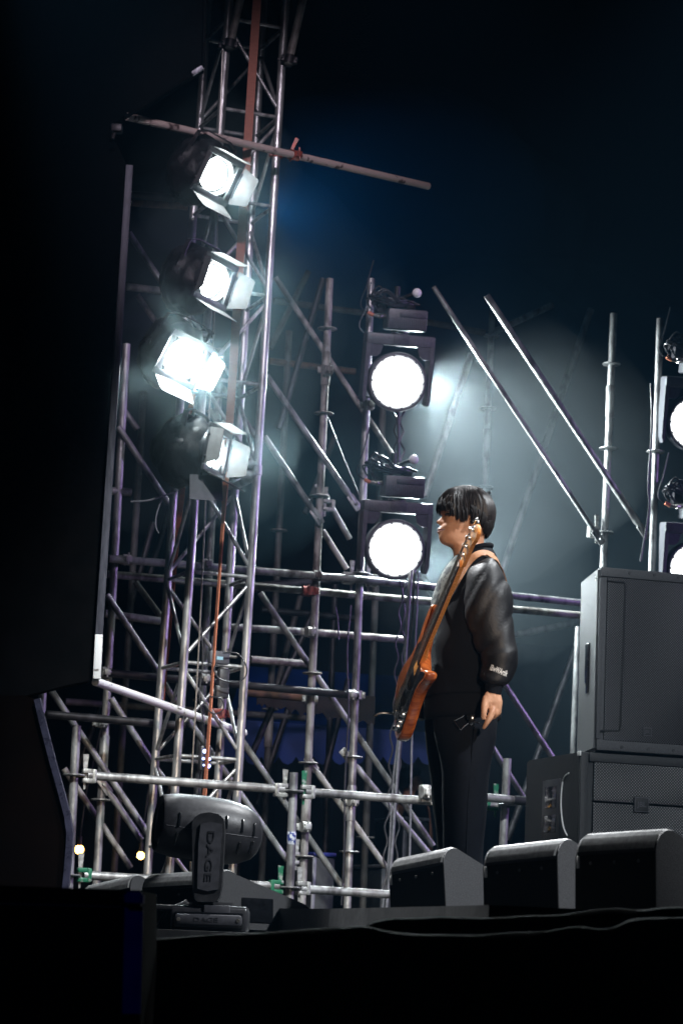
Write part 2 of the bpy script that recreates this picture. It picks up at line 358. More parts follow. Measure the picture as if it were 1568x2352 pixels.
def wedge_head_geo():
    g = [box((0.075, 0, 0.026), (0.034, 0.022, 0.012), bev=.005), box((0.075, 0, -0.026), (0.034, 0.022, 0.012), bev=.005), box((0.106, 0, 0), (0.012, 0.025, 0.037), bev=.006)]
    return join(*g)
def wedge_pin_geo():
    poly = [V((0.040, -.004, .115)), V((0.072, -.004, .118)), V((0.068, -.004, .06)), V((0.062, -.004, -.07)), V((0.052, -.004, -.075)), V((0.048, -.004, .0))]
    return prism(poly, (0, .008, 0))
WH = {k: shared('wedge_head', wedge_head_geo(), MT[k]) for k in ('zinc', 'green')}
WP = {k: shared('wedge_pin', wedge_pin_geo(), MT[k], False) for k in ('zinc', 'green')}
def wedge_clamp(parent, p, rz, head='zinc', pin='zinc'):
    h = place('wedge_head', WH[head], parent, p, (0, 0, rz))
    WO[h.name] = V(p)
    w = bpy.data.objects.new('wedge_pin', WP[pin]); COL.objects.link(w); w.parent = h
    return h
def coupler_geo(p, d, r=RT):
    """two half shells with bolts round a tube at p with direction d"""
    d = V(d).normalized(); x, y = frame_axes(d)
    g = [lathe([(r + .001, -.026), (r + .009, -.026), (r + .009, .026), (r + .001, .026)], p, d, 14)]
    for s in (-1, 1):
        g.append(box(V(p) + x * s * (r + .014), (.012, .018, .02), (x, y, d), .004))
        g.append(tube(V(p) + x * s * (r + .018) - y * .03, V(p) + x * s * (r + .018) + y * .04, .006, 6))
    return join(*g)
def down_to(p_top, p_bot, z=GROUND):
    d = (p_bot - p_top); return p_bot + d * ((z - p_bot.z) / d.z)
def upright(root, x1, y1, x2, y2, v, m='steel', ros=(), slv=(), foot=True, r=RT):
    a, b = pv(x1, y1, v), pv(x2, y2, v)
    e = down_to(a, b) if foot else b
    u = mesh('upright', tube(a, e, r, 16, hollow=False), MT[m], root)
    k = 'steel' if m == 'steel' else 'steel_dull'
    for y in ros:
        t = (y - y1) / (y2 - y1); p = a + (b - a) * t
        place('rosette', ROS[k], u, p); 
    for y in slv:
        t = (y - y1) / (y2 - y1); p = a + (b - a) * t
        place('sleeve', SLV[k], u, p)
    return u
def bar(root, name, x1, y1, x2, y2, v, m='steel', r=RT, v2=None, ends=''):
    a, b = pv(x1, y1, v), pv(x2, y2, v if v2 is None else v2)
    o = mesh(name, tube(a, b, r, 14), MT[m], root)
    d = (b - a).normalized(); n = V((-VD.x, -VD.y, 0)); s = d.cross(n).normalized()
    for c, p, sg in (('a', a, -1), ('b', b, 1)):
        if c in ends:
            g = join(lathe([(r, -.02), (r * 1.1, .03), (r * .5, .10), (r * .3, .13)], p - d * sg * .02, d * sg, 12),
                     box(p + d * sg * .10, (.055, .006, .026), (d, n, s), .005), tube(p + d * sg * .115 - n * .02, p + d * sg * .115 + n * .03, .011, 8))
            mesh('end_fitting', g, MT[m], o)
    return o
GRP_SC = 'scaffolds behind the stage'
# ---------------------------------------------------------------- front guard rail
vR = 3.4
fr = thing('guard_rail', 'low galvanised guard rail scaffold with green and zinc wedge clamps behind the bassist', 'scaffold', (pv(670, 2095, vR).x, pv(670, 2095, vR).y, GROUND), GRP_SC)
upright(fr, 175.8, 1667, 165, 1890, vR, ros=(1781, 2009))
a2 = upright(fr, 674.6, 1775, 663.5, 2095, vR, ros=(1817.6, 2039.5))
upright(fr, 1165, 1743, 1155, 1939, vR, ros=(1849,))
pst = pv(674.6 - 0.0347 * 151, 1926, vR)
mesh('sticker', lathe([(RT + .0006, -.035), (RT + .0012, -.034), (RT + .0012, .034), (RT + .0006, .035)], pst, ZD, 16), MT['sticker'], a2)
zr = TH
bar(fr, 'ledger', 200, 1781.5, 652, 1814, vR); bar(fr, 'ledger', 700, 1819.5, 1140, 1852, vR)
bar(fr, 'ledger', 192, 2011, 640, 2037, vR); bar(fr, 'ledger', 690, 2043, 1140, 2070, vR)
for x, y, sd, hd, pn in ((171.5, 1781, 1, 'zinc', 'zinc'), (675, 1817.6, -1, 'zinc', 'zinc'), (675, 1817.6, 1, 'zinc', 'green'), (664.5, 2039.5, -1, 'green', 'green'),
                         (664.5, 2039.5, 1, 'zinc', 'zinc'), (1158, 1849, -1, 'green', 'green'), (160, 2009, 1, 'green', 'zinc')):
    wedge_clamp(fr, pv(x, y, vR), zr if sd > 0 else zr + math.pi, hd, pn)
tb = bar(fr, 'loose_tube', 975, 1820, 1180, 1838, vR - .10); bar(fr, 'rubber_sleeve', 1178, 1838, 1225, 1842, vR - .10, 'rubber', .027)
cpl = pv(975, 1824, vR - .04)
mesh('swivel_coupler', join(coupler_geo(pv(978, 1821, vR - .10), pv(1180, 1838, vR) - pv(975, 1820, vR)), coupler_geo(pv(985, 1837, vR), UD), box(cpl, (.03, .03, .05), (UD, VD, ZD), .008)), MT['zinc'], fr)

# ---------------------------------------------------------------- main scaffold row behind the tower
v2 = 4.8
ms = thing('scaffold', 'tall main scaffold bay with paired ledgers and diagonal braces behind the lattice tower', 'scaffold', (pv(760, 2000, v2).x, pv(760, 2000, v2).y, GROUND), GRP_SC)
upright(ms, 98, 1588, 90, 1780, v2)
upright(ms, 291, 790, 223, 2000, v2, ros=(1667, 1843), slv=(1740,))
upright(ms, 507, 800, 452, 1850, v2 + .35, ros=(1615,))
upright(ms, 757, 640, 692, 2100, v2, 'steel_dull', ros=(760, 961, 1155, 1563, 1765, 1973), slv=(855, 1856))
upright(ms, 852, 640, 797.5, 2080, v2, ros=(924, 1334, 1751, 1962), slv=(1855,))
for a in ((250, 1283, 826, 1331), (826, 1331, 1340, 1386)): bar(ms, 'ledger', *a, v2 - .06)
for a in ((246, 1319, 715, 1358), (715, 1358, 1336, 1414)): bar(ms, 'ledger', *a, v2 + .1, 'steel_dull')
bar(ms, 'ledger', 241, 1409, 367, 1427, v2 + .3); bar(ms, 'ledger', 527, 1440, 705, 1452, v2 + .3); bar(ms, 'ledger', 705, 1452, 930, 1470, v2 + .3, 'steel_dull')
bar(ms, 'ledger', 576, 1515, 712, 1526, v2 + .5, 'steel_dull')
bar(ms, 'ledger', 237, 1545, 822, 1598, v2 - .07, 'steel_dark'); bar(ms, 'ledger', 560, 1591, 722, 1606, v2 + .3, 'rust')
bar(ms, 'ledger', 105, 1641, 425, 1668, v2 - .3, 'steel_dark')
bar(ms, 'ledger', 255, 1127, 301, 1131, v2)
for a, e, m, dv in (((612, 862, 793, 1124), 'b', 'steel', -.07), ((607, 1002, 708, 1156), 'b', 'steel', -.05), ((632, 636, 903, 1049), '', 'steel_dull', .5),
                 ((757, 1158, 803, 1238), 'a', 'steel', .05), ((740, 1218, 796, 1307), '', 'steel_dull', .3), ((597, 1362, 994, 1943), '', 'steel', .25),
                 ((545, 1686, 785, 2036), '', 'steel', .2), ((430, 1650, 660, 1978), '', 'steel', .12), ((820, 1765, 985, 1962), 'a', 'steel', .02),
                 ((736, 1785, 885, 1992), 'a', 'steel_dull', .03), ((245, 1366, 362, 1541), '', 'steel', -.05), ((311, 1337, 380, 1432), '', 'steel_dull', .4),
                 ((118, 1587, 340, 1915), '', 'steel', -.1), ((255, 1604, 350, 1752), '', 'steel', -.12), ((262, 1838, 325, 1930), 'a', 'steel', -.03),
                 ((147, 1766, 300, 1994), '', 'steel_dull', .3), ((286, 944, 316, 986), '', 'steel', .2), ((271, 979, 388, 1158), '', 'steel', -.05),
                 ((296, 534, 420, 722), '', 'steel', .1), ((315, 677, 362, 745), '', 'steel_dull', .5), ((355, 1537, 440, 1668), '', 'steel', .0),
                 ((480, 940, 560, 1060), '', 'steel_dull', .3), ((505, 880, 600, 1022), '', 'steel_dull', .5)):
    bar(ms, 'brace', *a, v2 + dv, m, .0195, ends=e)
for x, y, sd in ((826, 1331, -1), (826, 1331, 1), (700, 1973, -1), (727, 1158, 1)): wedge_clamp(ms, pv(x, y, v2), zr if sd > 0 else zr + math.pi)
mesh('swivel_coupler', join(coupler_geo(pv(820, 1597, v2 - .03), ZD), coupler_geo(pv(806, 1597, v2 - .07), UD)), MT['zinc'], ms)
mesh('swivel_coupler', join(coupler_geo(pv(712, 1606, v2 + .1), ZD), coupler_geo(pv(718, 1606, v2 + .25), UD)), MT['zinc'], ms)
mesh('swivel_coupler', join(coupler_geo(pv(715, 1358, v2), ZD), coupler_geo(pv(703, 1358, v2 + .08), UD)), MT['red'], ms)
for x, y, dv, d in ((722, 1322, -.06, 0), (747, 850, .25, 0), (709, 1452, .15, 0), (238, 1545, -.04, 0), (231, 1660, -.15, 0), (842, 930, .3, 0), (806, 1840, .05, 0), (697, 1900, .05, 0), (286, 1286, -.03, 0), (470, 1296, .2, 0), (465, 1560, .2, 0)):
    mesh('coupler', join(coupler_geo(pv(x, y, v2), ZD), coupler_geo(pv(x + 5, y, v2 - .05 + dv * 0), UD)), MT['steel_dull' if y < 1400 else 'zinc'], ms)
bar(ms, 'arm_tube', 290, 658, 378, 668, v2 + .3, 'steel_dull'); bar(ms, 'arm_tube', 296, 446, 400, 454, v2 + .4, 'steel_dark')
bar(ms, 'arm_tube', 296, 464, 430, 474, v2 + .6, 'rust')

# ---------------------------------------------------------------- dim rear scaffold, left half
v3 = 6.9
rs = thing('scaffold', 'dim rear scaffold of leaning dark tubes far behind the lattice tower', 'scaffold', (pv(700, 2000, v3).x, pv(700, 2000, v3).y, GROUND), GRP_SC)
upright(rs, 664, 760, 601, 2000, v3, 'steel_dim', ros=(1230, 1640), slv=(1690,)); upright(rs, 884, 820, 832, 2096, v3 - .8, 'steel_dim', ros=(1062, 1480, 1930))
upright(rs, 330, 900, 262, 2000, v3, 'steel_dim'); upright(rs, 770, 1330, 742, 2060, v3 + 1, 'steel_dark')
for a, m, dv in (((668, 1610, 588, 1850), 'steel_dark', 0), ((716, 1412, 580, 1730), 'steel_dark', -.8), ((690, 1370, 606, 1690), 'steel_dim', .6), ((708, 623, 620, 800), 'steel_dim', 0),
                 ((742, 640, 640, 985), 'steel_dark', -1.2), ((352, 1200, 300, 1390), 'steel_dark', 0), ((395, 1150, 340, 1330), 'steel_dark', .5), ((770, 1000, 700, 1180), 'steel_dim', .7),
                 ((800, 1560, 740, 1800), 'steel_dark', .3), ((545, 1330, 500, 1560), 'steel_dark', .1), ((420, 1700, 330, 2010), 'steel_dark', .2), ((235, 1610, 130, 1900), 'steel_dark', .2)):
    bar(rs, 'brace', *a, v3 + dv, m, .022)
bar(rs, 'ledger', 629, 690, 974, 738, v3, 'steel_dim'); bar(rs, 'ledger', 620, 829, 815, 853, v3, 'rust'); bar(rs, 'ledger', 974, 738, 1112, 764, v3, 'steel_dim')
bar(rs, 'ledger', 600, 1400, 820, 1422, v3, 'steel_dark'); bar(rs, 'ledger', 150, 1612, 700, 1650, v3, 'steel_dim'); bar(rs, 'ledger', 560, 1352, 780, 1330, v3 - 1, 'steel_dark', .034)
mesh('thin_cable', path_tube([pv(745, 940, v2 + .1), pv(792, 1060, v2 + .1), pv(826, 1140, v2)], .005, 6), MT['greycable'], rs)

# ---------------------------------------------------------------- scaffold on the right
rsx = thing('scaffold', 'right hand scaffold with two long bright braces rising above the loudspeaker stack', 'scaffold', (pv(1400, 1700, v2).x, pv(1400, 1700, v2).y, GROUND), GRP_SC)
upright(rsx, 1409, 720, 1385, 1300, v2 + .1, ros=(838, 1033, 1225), slv=(925,)); upright(rsx, 1516, 732, 1497, 1300, v2 - .2, ros=(1040,))
bar(rsx, 'brace', 995, 658, 1355, 1205, v2, 'steel', .017, ends='b'); bar(rsx, 'brace', 1117, 678, 1458, 1192, v2 - .1, 'steel', .0225, ends='b')
wedge_clamp(rsx, pv(1387, 1225, v2 + .1), zr + math.pi)
bar(rsx, 'brace', 1150, 1560, 1275, 1750, v2 - .3, 'steel', .0195); bar(rsx, 'brace', 1118, 1697, 1215, 1853, v2 + .2, 'steel', .0195)
upright(rsx, 1328, 1440, 1316, 1760, v2 + .5, 'steel')
# ---------------------------------------------------------------- hazy rear scaffold on the right
v4 = 7.0
rr = thing('scaffold', 'hazy far scaffold post with crossing raking tubes right of the bassist', 'scaffold', (pv(1120, 1700, v4).x, pv(1120, 1700, v4).y, GROUND), GRP_SC)
upright(rr, 1130, 715, 1108, 1240, v4, 'steel', ros=(772, 940, 1120), slv=(1020,))
for a in ((1356, 710, 1140, 1350), (1335, 1450, 1165, 1930), (1082, 812, 975, 1140), (1128, 765, 1268, 700), (1172, 1460, 1345, 1425), (960, 1310, 1010, 1390)): bar(rr, 'brace', *a, v4, 'steel', .026)

# ================================================================== lattice tower
vf, vb = 3.85, 4.25
T = thing('lattice_tower', 'square aluminium lattice truss tower carrying the four white spotlights', 'truss tower', (pv(480, 1900, vf).x, pv(480, 1900, vf).y, GROUND))
LEG = {'FR': (647, 150, 547, 1784, vf), 'FL': (516, 150, 404, 1784, vf), 'BR': (600, 100, 501, 1784, vb), 'BL': (458, 290, 353, 1800, vb)}
def leg_at(k, y):
    x1, y1, x2, y2, v = LEG[k]; t = (y - y1) / (y2 - y1); return pv(x1 + (x2 - x1) * t, y, v)
def leg_z(k, z):
    a = leg_at(k, 150); b = leg_at(k, 1784); return a + (b - a) * ((z - a.z) / (b.z - a.z))
for k in LEG:
    top = leg_at(k, -60); o = mesh('chord', tube(top, leg_z(k, GROUND), .0245, 18), MT['alu'], T)
zs = [leg_at('FR', y).z for y in (64, 269, 474, 679, 884, 1092, 1326, 1533, 1746, 1950, 2150)]
faces = [('FL', 'FR'), ('BL', 'BR'), ('FL', 'BL'), ('FR', 'BR')]
for fi, (p, q) in enumerate(faces):
    for i, z in enumerate(zs):
        rr_ = .0245 if i == 5 else .0115
        a, b = leg_z(p, z), leg_z(q, z); mesh('crossbar', tube(a, b, rr_, 10), MT['alu'], T)
        if i == 5: mesh('crossbar', tube(leg_z(p, z + .062), leg_z(q, z + .062), rr_, 10), MT['alu'], T)
        if i < len(zs) - 1:
            z1 = zs[i + 1]; dl = (z - z1) * .07
            flip = (i + (i >= 5) + (1 if fi in (1, 3) else 0)) % 2
            s, e = (p, q) if flip == 0 else (q, p)
            mesh('lattice_bar', tube(leg_z(s, z - dl), leg_z(e, z1 + dl), .0115, 10), MT['alu'], T)
for k in LEG:   # flange joint and weld collars
    mesh('flange', lathe([(.0245, -.03), (.03, -.028), (.03, .028), (.0245, .03)], leg_z(k, zs[5] + .031), ZD, 16), MT['alu'], T)
# thin steel wire beside the front chord
# two raking tubes clamped at the top
for (x1, y1, x2, y2, lb) in ((526, 110, 558, -30, 'short grey tube clamped to the left chord at the tower top'), (662, 146, 704, -40, 'mottled grey tube clamped to the right chord at the tower top')):
    a, b = pv(x1, y1, vf - .07), pv(x2, y2, vf - .07)
    o = thing('raking_tube', lb, 'scaffold tube', a, 'raking tubes at the tower top'); mesh('tube', tube(a, b, RT, 14), MT['steel_dull'], o)
    p = pv(x1 - 2, y1 - 8, vf - .035)
    mesh('coupler', join(coupler_geo(pv(x1 + 2, y1 - 10, vf - .07), b - a), coupler_geo(pv(x1 - 6, y1 - 6, vf), ZD), box(p, (.035, .04, .03), (UD, VD, ZD), .008)), MT['steel_dark'], o)

def ribbon(pts, widths, thick, face):
    """flat strap through points with given widths; face = direction it faces"""
    vs = []; fs = []; n = len(pts)
    for i, p in enumerate(pts):
        d = (pts[min(i + 1, n - 1)] - pts[max(i - 1, 0)]).normalized(); f = V(face[i] if isinstance(face, list) else face); s = d.cross(f).normalized(); f = s.cross(d).normalized()
        w = widths[i] / 2
        vs += [p - s * w - f * thick / 2, p + s * w - f * thick / 2, p + s * w + f * thick / 2, p - s * w + f * thick / 2]
    for i in range(n - 1):
        for k in range(4): j = (k + 1) % 4; fs.append((i * 4 + k, i * 4 + j, i * 4 + 4 + j, i * 4 + 4 + k))
    fs += [(3, 2, 1, 0), tuple((n - 1) * 4 + k for k in range(4))]
    return vs, fs
vS = 3.62
S = thing('ratchet_strap', 'long brown webbing strap running down the front of the lattice tower', 'strap', pv(470, 1830, vS), 'webbing straps')
up_pts = [pv(590 - .0648 * y, y, vS) for y in (-40, 120, 300, 480, 660, 830, 990, 1085)]
mesh('wide_webbing', ribbon(up_pts, [.050, .050, .049, .052, .050, .049, .044, .036], .004, (0, -1, 0)), MT['strap'], S)
lo_pts = [pv(520 - .0673 * (y - 1080), y, vS) for y in (1085, 1130, 1200, 1290, 1400, 1500, 1600, 1700, 1800, 1838)]
mesh('twisted_webbing', ribbon(lo_pts, [.036] * 10, .006, [(0, -1, 0), (-.6, -.8, 0), (-.85, -.5, 0), (-.9, -.4, 0), (-.92, -.38, 0), (-.93, -.35, 0), (-.9, -.4, 0), (-.88, -.45, 0), (-.85, -.5, 0), (-.8, -.6, 0)]), MT['orange'], S)
S2 = thing('ratchet_strap', 'orange red strap hanging slack behind the left chord of the tower', 'strap', pv(358, 1760, vb + .12), 'webbing straps')
mesh('webbing', ribbon([pv(x, y, vb + .12) for x, y in ((448, 860), (436, 960), (424, 1080), (408, 1215), (397, 1330), (386, 1450), (376, 1560), (366, 1650), (358, 1760))], [.034] * 9, .004, (-.1, -1, 0)), MT['redstrap'], S2)
# thin wires down the tower
for nm, pts, r, m, lb in (('steel_wire', [(512, 100), (505, 290)] + [(500, 450), (497, 600), (488, 800), (478, 1000), (470, 1200), (456, 1500), (440, 1790)], .005, 'wire', 'taut thin steel wire running down the left front chord'),
                      ('black_cable', [(462, 1440), (466, 1520), (458, 1600), (470, 1680), (465, 1750), (448, 1840)], .004, 'rubber', 'thin black cable hanging loosely inside the lower tower')):
    P = [pv(x, y, vf - .03) for x, y in pts]
    tag(mesh(nm, path_tube(smooth_path(P), r, 6), MT[m], origin=P[-1]), lb, 'cable')

# ================================================================== poles and the dark side panel
vP = 3.3
dy = TH * 0
def pole_pts(x1, y1, x2, y2, d1, d2): return at(x1, y1, d1), at(x2, y2, d2)
p0, p1 = pole_pts(292, 267, 983, 427, 2.86, 4.65)
P1 = thing('wooden_pole', 'long weathered pinkish pole with dark spots lashed across the tower', 'pole', p0)
mesh('pole', tube(p0, p1, .0225, 18, hollow=True), MT['wood'], P1)
cp = p0 + (p1 - p0) * ((655 - 292) / 691)
cpo = mesh('coupler', coupler_geo(cp, p1 - p0, .0225), MT['red'], P1)
mesh('coupler', coupler_geo(pv(637, 352, vf), ZD, .0245), MT['red'], P1)
mesh('lever', prism([cp + V((-.01, -.035, .02)), cp + V((.02, -.035, .09)), cp + V((.0, -.035, .10)), cp + V((-.025, -.035, .03))], (0, .02, 0)), MT['red'], cpo, smooth=False)
p0, p1 = pole_pts(219, 1566, 560, 1684, 2.86, 4.35)
P2 = thing('white_pole', 'scuffed white painted pole running from the panel corner through the tower', 'pole', p0)
mesh('pole', tube(p0, p1, .0235, 18), MT['white'], P2)
PN = thing('side_panel', 'large black cloth side panel with an upright metal edge frame', 'stage panel', at(222, 1560, 2.8))
Yp = 2.8
edge = [at(297, 380, Yp), at(222, 1560, Yp)]
fx = V((1, .15, 0)).normalized(); fy = V((-.15, 1, 0)).normalized()
def post_between(a, b, w, d):
    a, b = V(a), V(b); z = (b - a).normalized(); x = (fx - z * fx.dot(z)).normalized(); y = z.cross(x)
    return box((a + b) / 2, (w / 2, d / 2, (b - a).length / 2), (x, y, z), .003)
mid = at(227, 1458, Yp)
mesh('edge_frame', post_between(edge[0], mid, .040, .04), MT['frame_shade'], PN)
mesh('white_frame_end', post_between(mid + (edge[1] - mid) * .002, edge[1], .041, .042), MT['white'], PN)
def panel_poly(pts, Y, depth): return prism([at(x, y, Y) for x, y in pts], (0, depth, 0))
mesh('black_cloth', panel_poly([(288, 372), (212, 1562), (150, 1575), (52, 1600), (-700, 1640), (-700, -200), (472, -200), (466, 152), (288, 262), (252, 292)], Yp + .06, .10), MT['black'], PN, smooth=False)
mesh('roof_edge_bar', post_between(at(286, 270, Yp), at(440, 170, Yp), .020, .04), MT['black'], PN)  # unlit length of the bar, its dimness put in as black
mesh('lit_bar_end', post_between(at(441, 169.3, Yp), at(465, 154, Yp), .026, .042), MT['frame'], PN)  # lit tip of the same bar, built as a lighter piece
mesh('upper_edge_bar', post_between(at(467, 152, Yp), at(472, -60, Yp), .016, .04), MT['black'], PN)  # unlit upper bar, shade put in as black
mesh('corner_fitting', join(box(at(268, 295, Yp - .02), (.03, .03, .022), bev=.006), tube(at(262, 305, Yp - .05), at(258, 318, Yp - .05), .012, 8)), MT['steel_dark'], PN)
# dark curved flat at the lower left, with shiny navy piping
SB = thing('dark_flat', 'black curved stage flat with shiny navy edge trim at far left', 'stage panel', at(120, 2030, 2.3))
tr = [(90, 1606), (100, 1650), (124, 1744), (144, 1815), (160, 1877), (165, 1915), (163, 1950), (159, 2000), (155, 2040), (152, 2120)]
mesh('dark_face', panel_poly([(x - 9, y) for x, y in tr] + [(-600, 2120), (-600, 1600), (60, 1598)], 2.3, .14), MT['blackbrown'], SB, smooth=False)
mesh('navy_trim', ribbon([at(x - 4, y, 2.28) for x, y in tr], [.032] * len(tr), .03, (-.1, -1, 0)), MT['navy'], SB)

# ================================================================== background
BC = mesh('back_cloth', (lambda nx=60, nz=6: ([V((-9 + 22 * i / nx, 15.5 + .18 * math.sin(i * 1.7) + .1 * math.sin(i * .61), GROUND + 0.05 + 4.6 * k / nz)) for k in range(nz + 1) for i in range(nx + 1)],
     [(k * (nx + 1) + i, k * (nx + 1) + i + 1, (k + 1) * (nx + 1) + i + 1, (k + 1) * (nx + 1) + i) for k in range(nz) for i in range(nx)]))(), MT['back'], origin=(2, 15.5, GROUND))
tag(BC, 'wide dark folded cloth closing off the back of the stage area', 'curtain')
# blue tent with scalloped valance
tY = 9.0
val = [(500, 1735), (540, 1748)]
x = 560
while x < 1080:
    val += [(x, 1738), (x + 9, 1752), (x + 20, 1757), (x + 31, 1752)]; x += 40
TN = thing('tent', 'blue tarpaulin tent roof with scalloped edge seen low between the scaffold tubes', 'tent', at(760, 2090, tY))
mesh('valance', prism([at(a, b, tY) for a, b in val] + [at(1090, 1690, tY), at(500, 1650, tY)], (0, .012, 0)), MT['tarp'], TN, smooth=False)
A, B, C_, D_ = at(500, 1651, tY), at(1090, 1690, tY), at(1010, 1560, tY + 1.8), at(560, 1530, tY + 1.8)
n = 12
rv = []; rf = []
for i in range(n + 1):
    for k in range(n + 1):
        s, t = i / n, k / n; p = (A * (1 - s) + B * s) * (1 - t) + (D_ * (1 - s) + C_ * s) * t; p.z -= .12 * math.sin(math.pi * t) * (1 + .4 * math.sin(s * 19)); rv.append(p)
for i in range(n):
    for k in range(n): rf.append((i * (n + 1) + k, (i + 1) * (n + 1) + k, (i + 1) * (n + 1) + k + 1, i * (n + 1) + k + 1))
mesh('roof_sheet', (rv, rf), MT['tarp'], TN)
for px in (545, 1040): mesh('tent_leg', tube(at(px, 1740, tY + .03), down_to(at(px, 1740, tY + .03), at(px, 1900, tY + .03)), .02, 8), MT['steel_dark'], TN)
# ragged brown cloth hanging under the dark ledger
rg = []
for i in range(46): rg.append((590 + i * 6, 1612 + i * .9 + (random.random() * 22 if i % 2 else 6 + random.random() * 6)))
RG = mesh('ragged_cloth', prism([pv(a, b, v3 - 1) for a, b in rg] + [pv(862, 1600, v3 - 1), pv(590, 1574, v3 - 1)], VD * .01), MT['brown'], smooth=False, origin=pv(720, 1600, v3 - 1))
tag(RG, 'ragged brown cloth fringe hanging across the dim scaffold above the blue tent', 'cloth')
for i, (px, py, sc) in enumerate(((182, 1952, 1.0), (323, 1966, .85))):
    c = pv(px, py, v3 - .6); o = thing('festoon_bulb', ('warm glowing bulb beside the navy trimmed flat', 'warm glowing bulb low between the dark scaffold tubes')[i], 'light bulb', c + V((0, 0, .06)), 'warm bulbs at the back')
    mesh('glass', ball(c, .031 * sc, 14, 10, (1, 1, 1.0)), MT['warm'], o); mesh('socket', tube(c + V((0, 0, .026)), c + V((0, 0, .085)), .016, 10), MT['rubber'], o)
    mesh('lead', path_tube([c + V((0, 0, .08)), c + V((.02, .05, .4)), c + V((.1, .12, .9))], .006, 6), MT['rubber'], o)
# equipment cases in the dark behind the rail
for i, (xa, ya, xb, yb, v, lb) in enumerate(((722, 1962, 770, 2060, 5.6, 'dark equipment case standing behind the left rail post'), (880, 1990, 925, 2040, 6.0, 'dark equipment rack low behind the hanging cables'), (930, 1880, 985, 2070, 7.0, 'tall dark case in shadow left of the trousers'))):
    a = pv(xa, ya, v); b = pv(xb, ya, v); w = (b - a).length
    c = (a + b) / 2 + VD * .3; h = (a.z - GROUND) / 2
    o = thing('equipment_case', lb, 'equipment case', (c.x, c.y, GROUND), 'cases behind the rail')
    mesh('body', box((c.x, c.y, GROUND + h - .01), (w / 2, .3, h - .012), (UD, VD, ZD), .01), MT['cabblack'], o)
    mesh('lid_edge', box((c.x, c.y, a.z), (w / 2 + .006, .306, .012), (UD, VD, ZD), .004), MT['bluelit'] if i == 0 else MT['frame'], o)  # first case: blue light on the edge put into its material
    mesh('corner_rail', box(a + V((0, 0, -h)), (.012, .012, h * .98), (UD, VD, ZD), .003), MT['frame'], o)
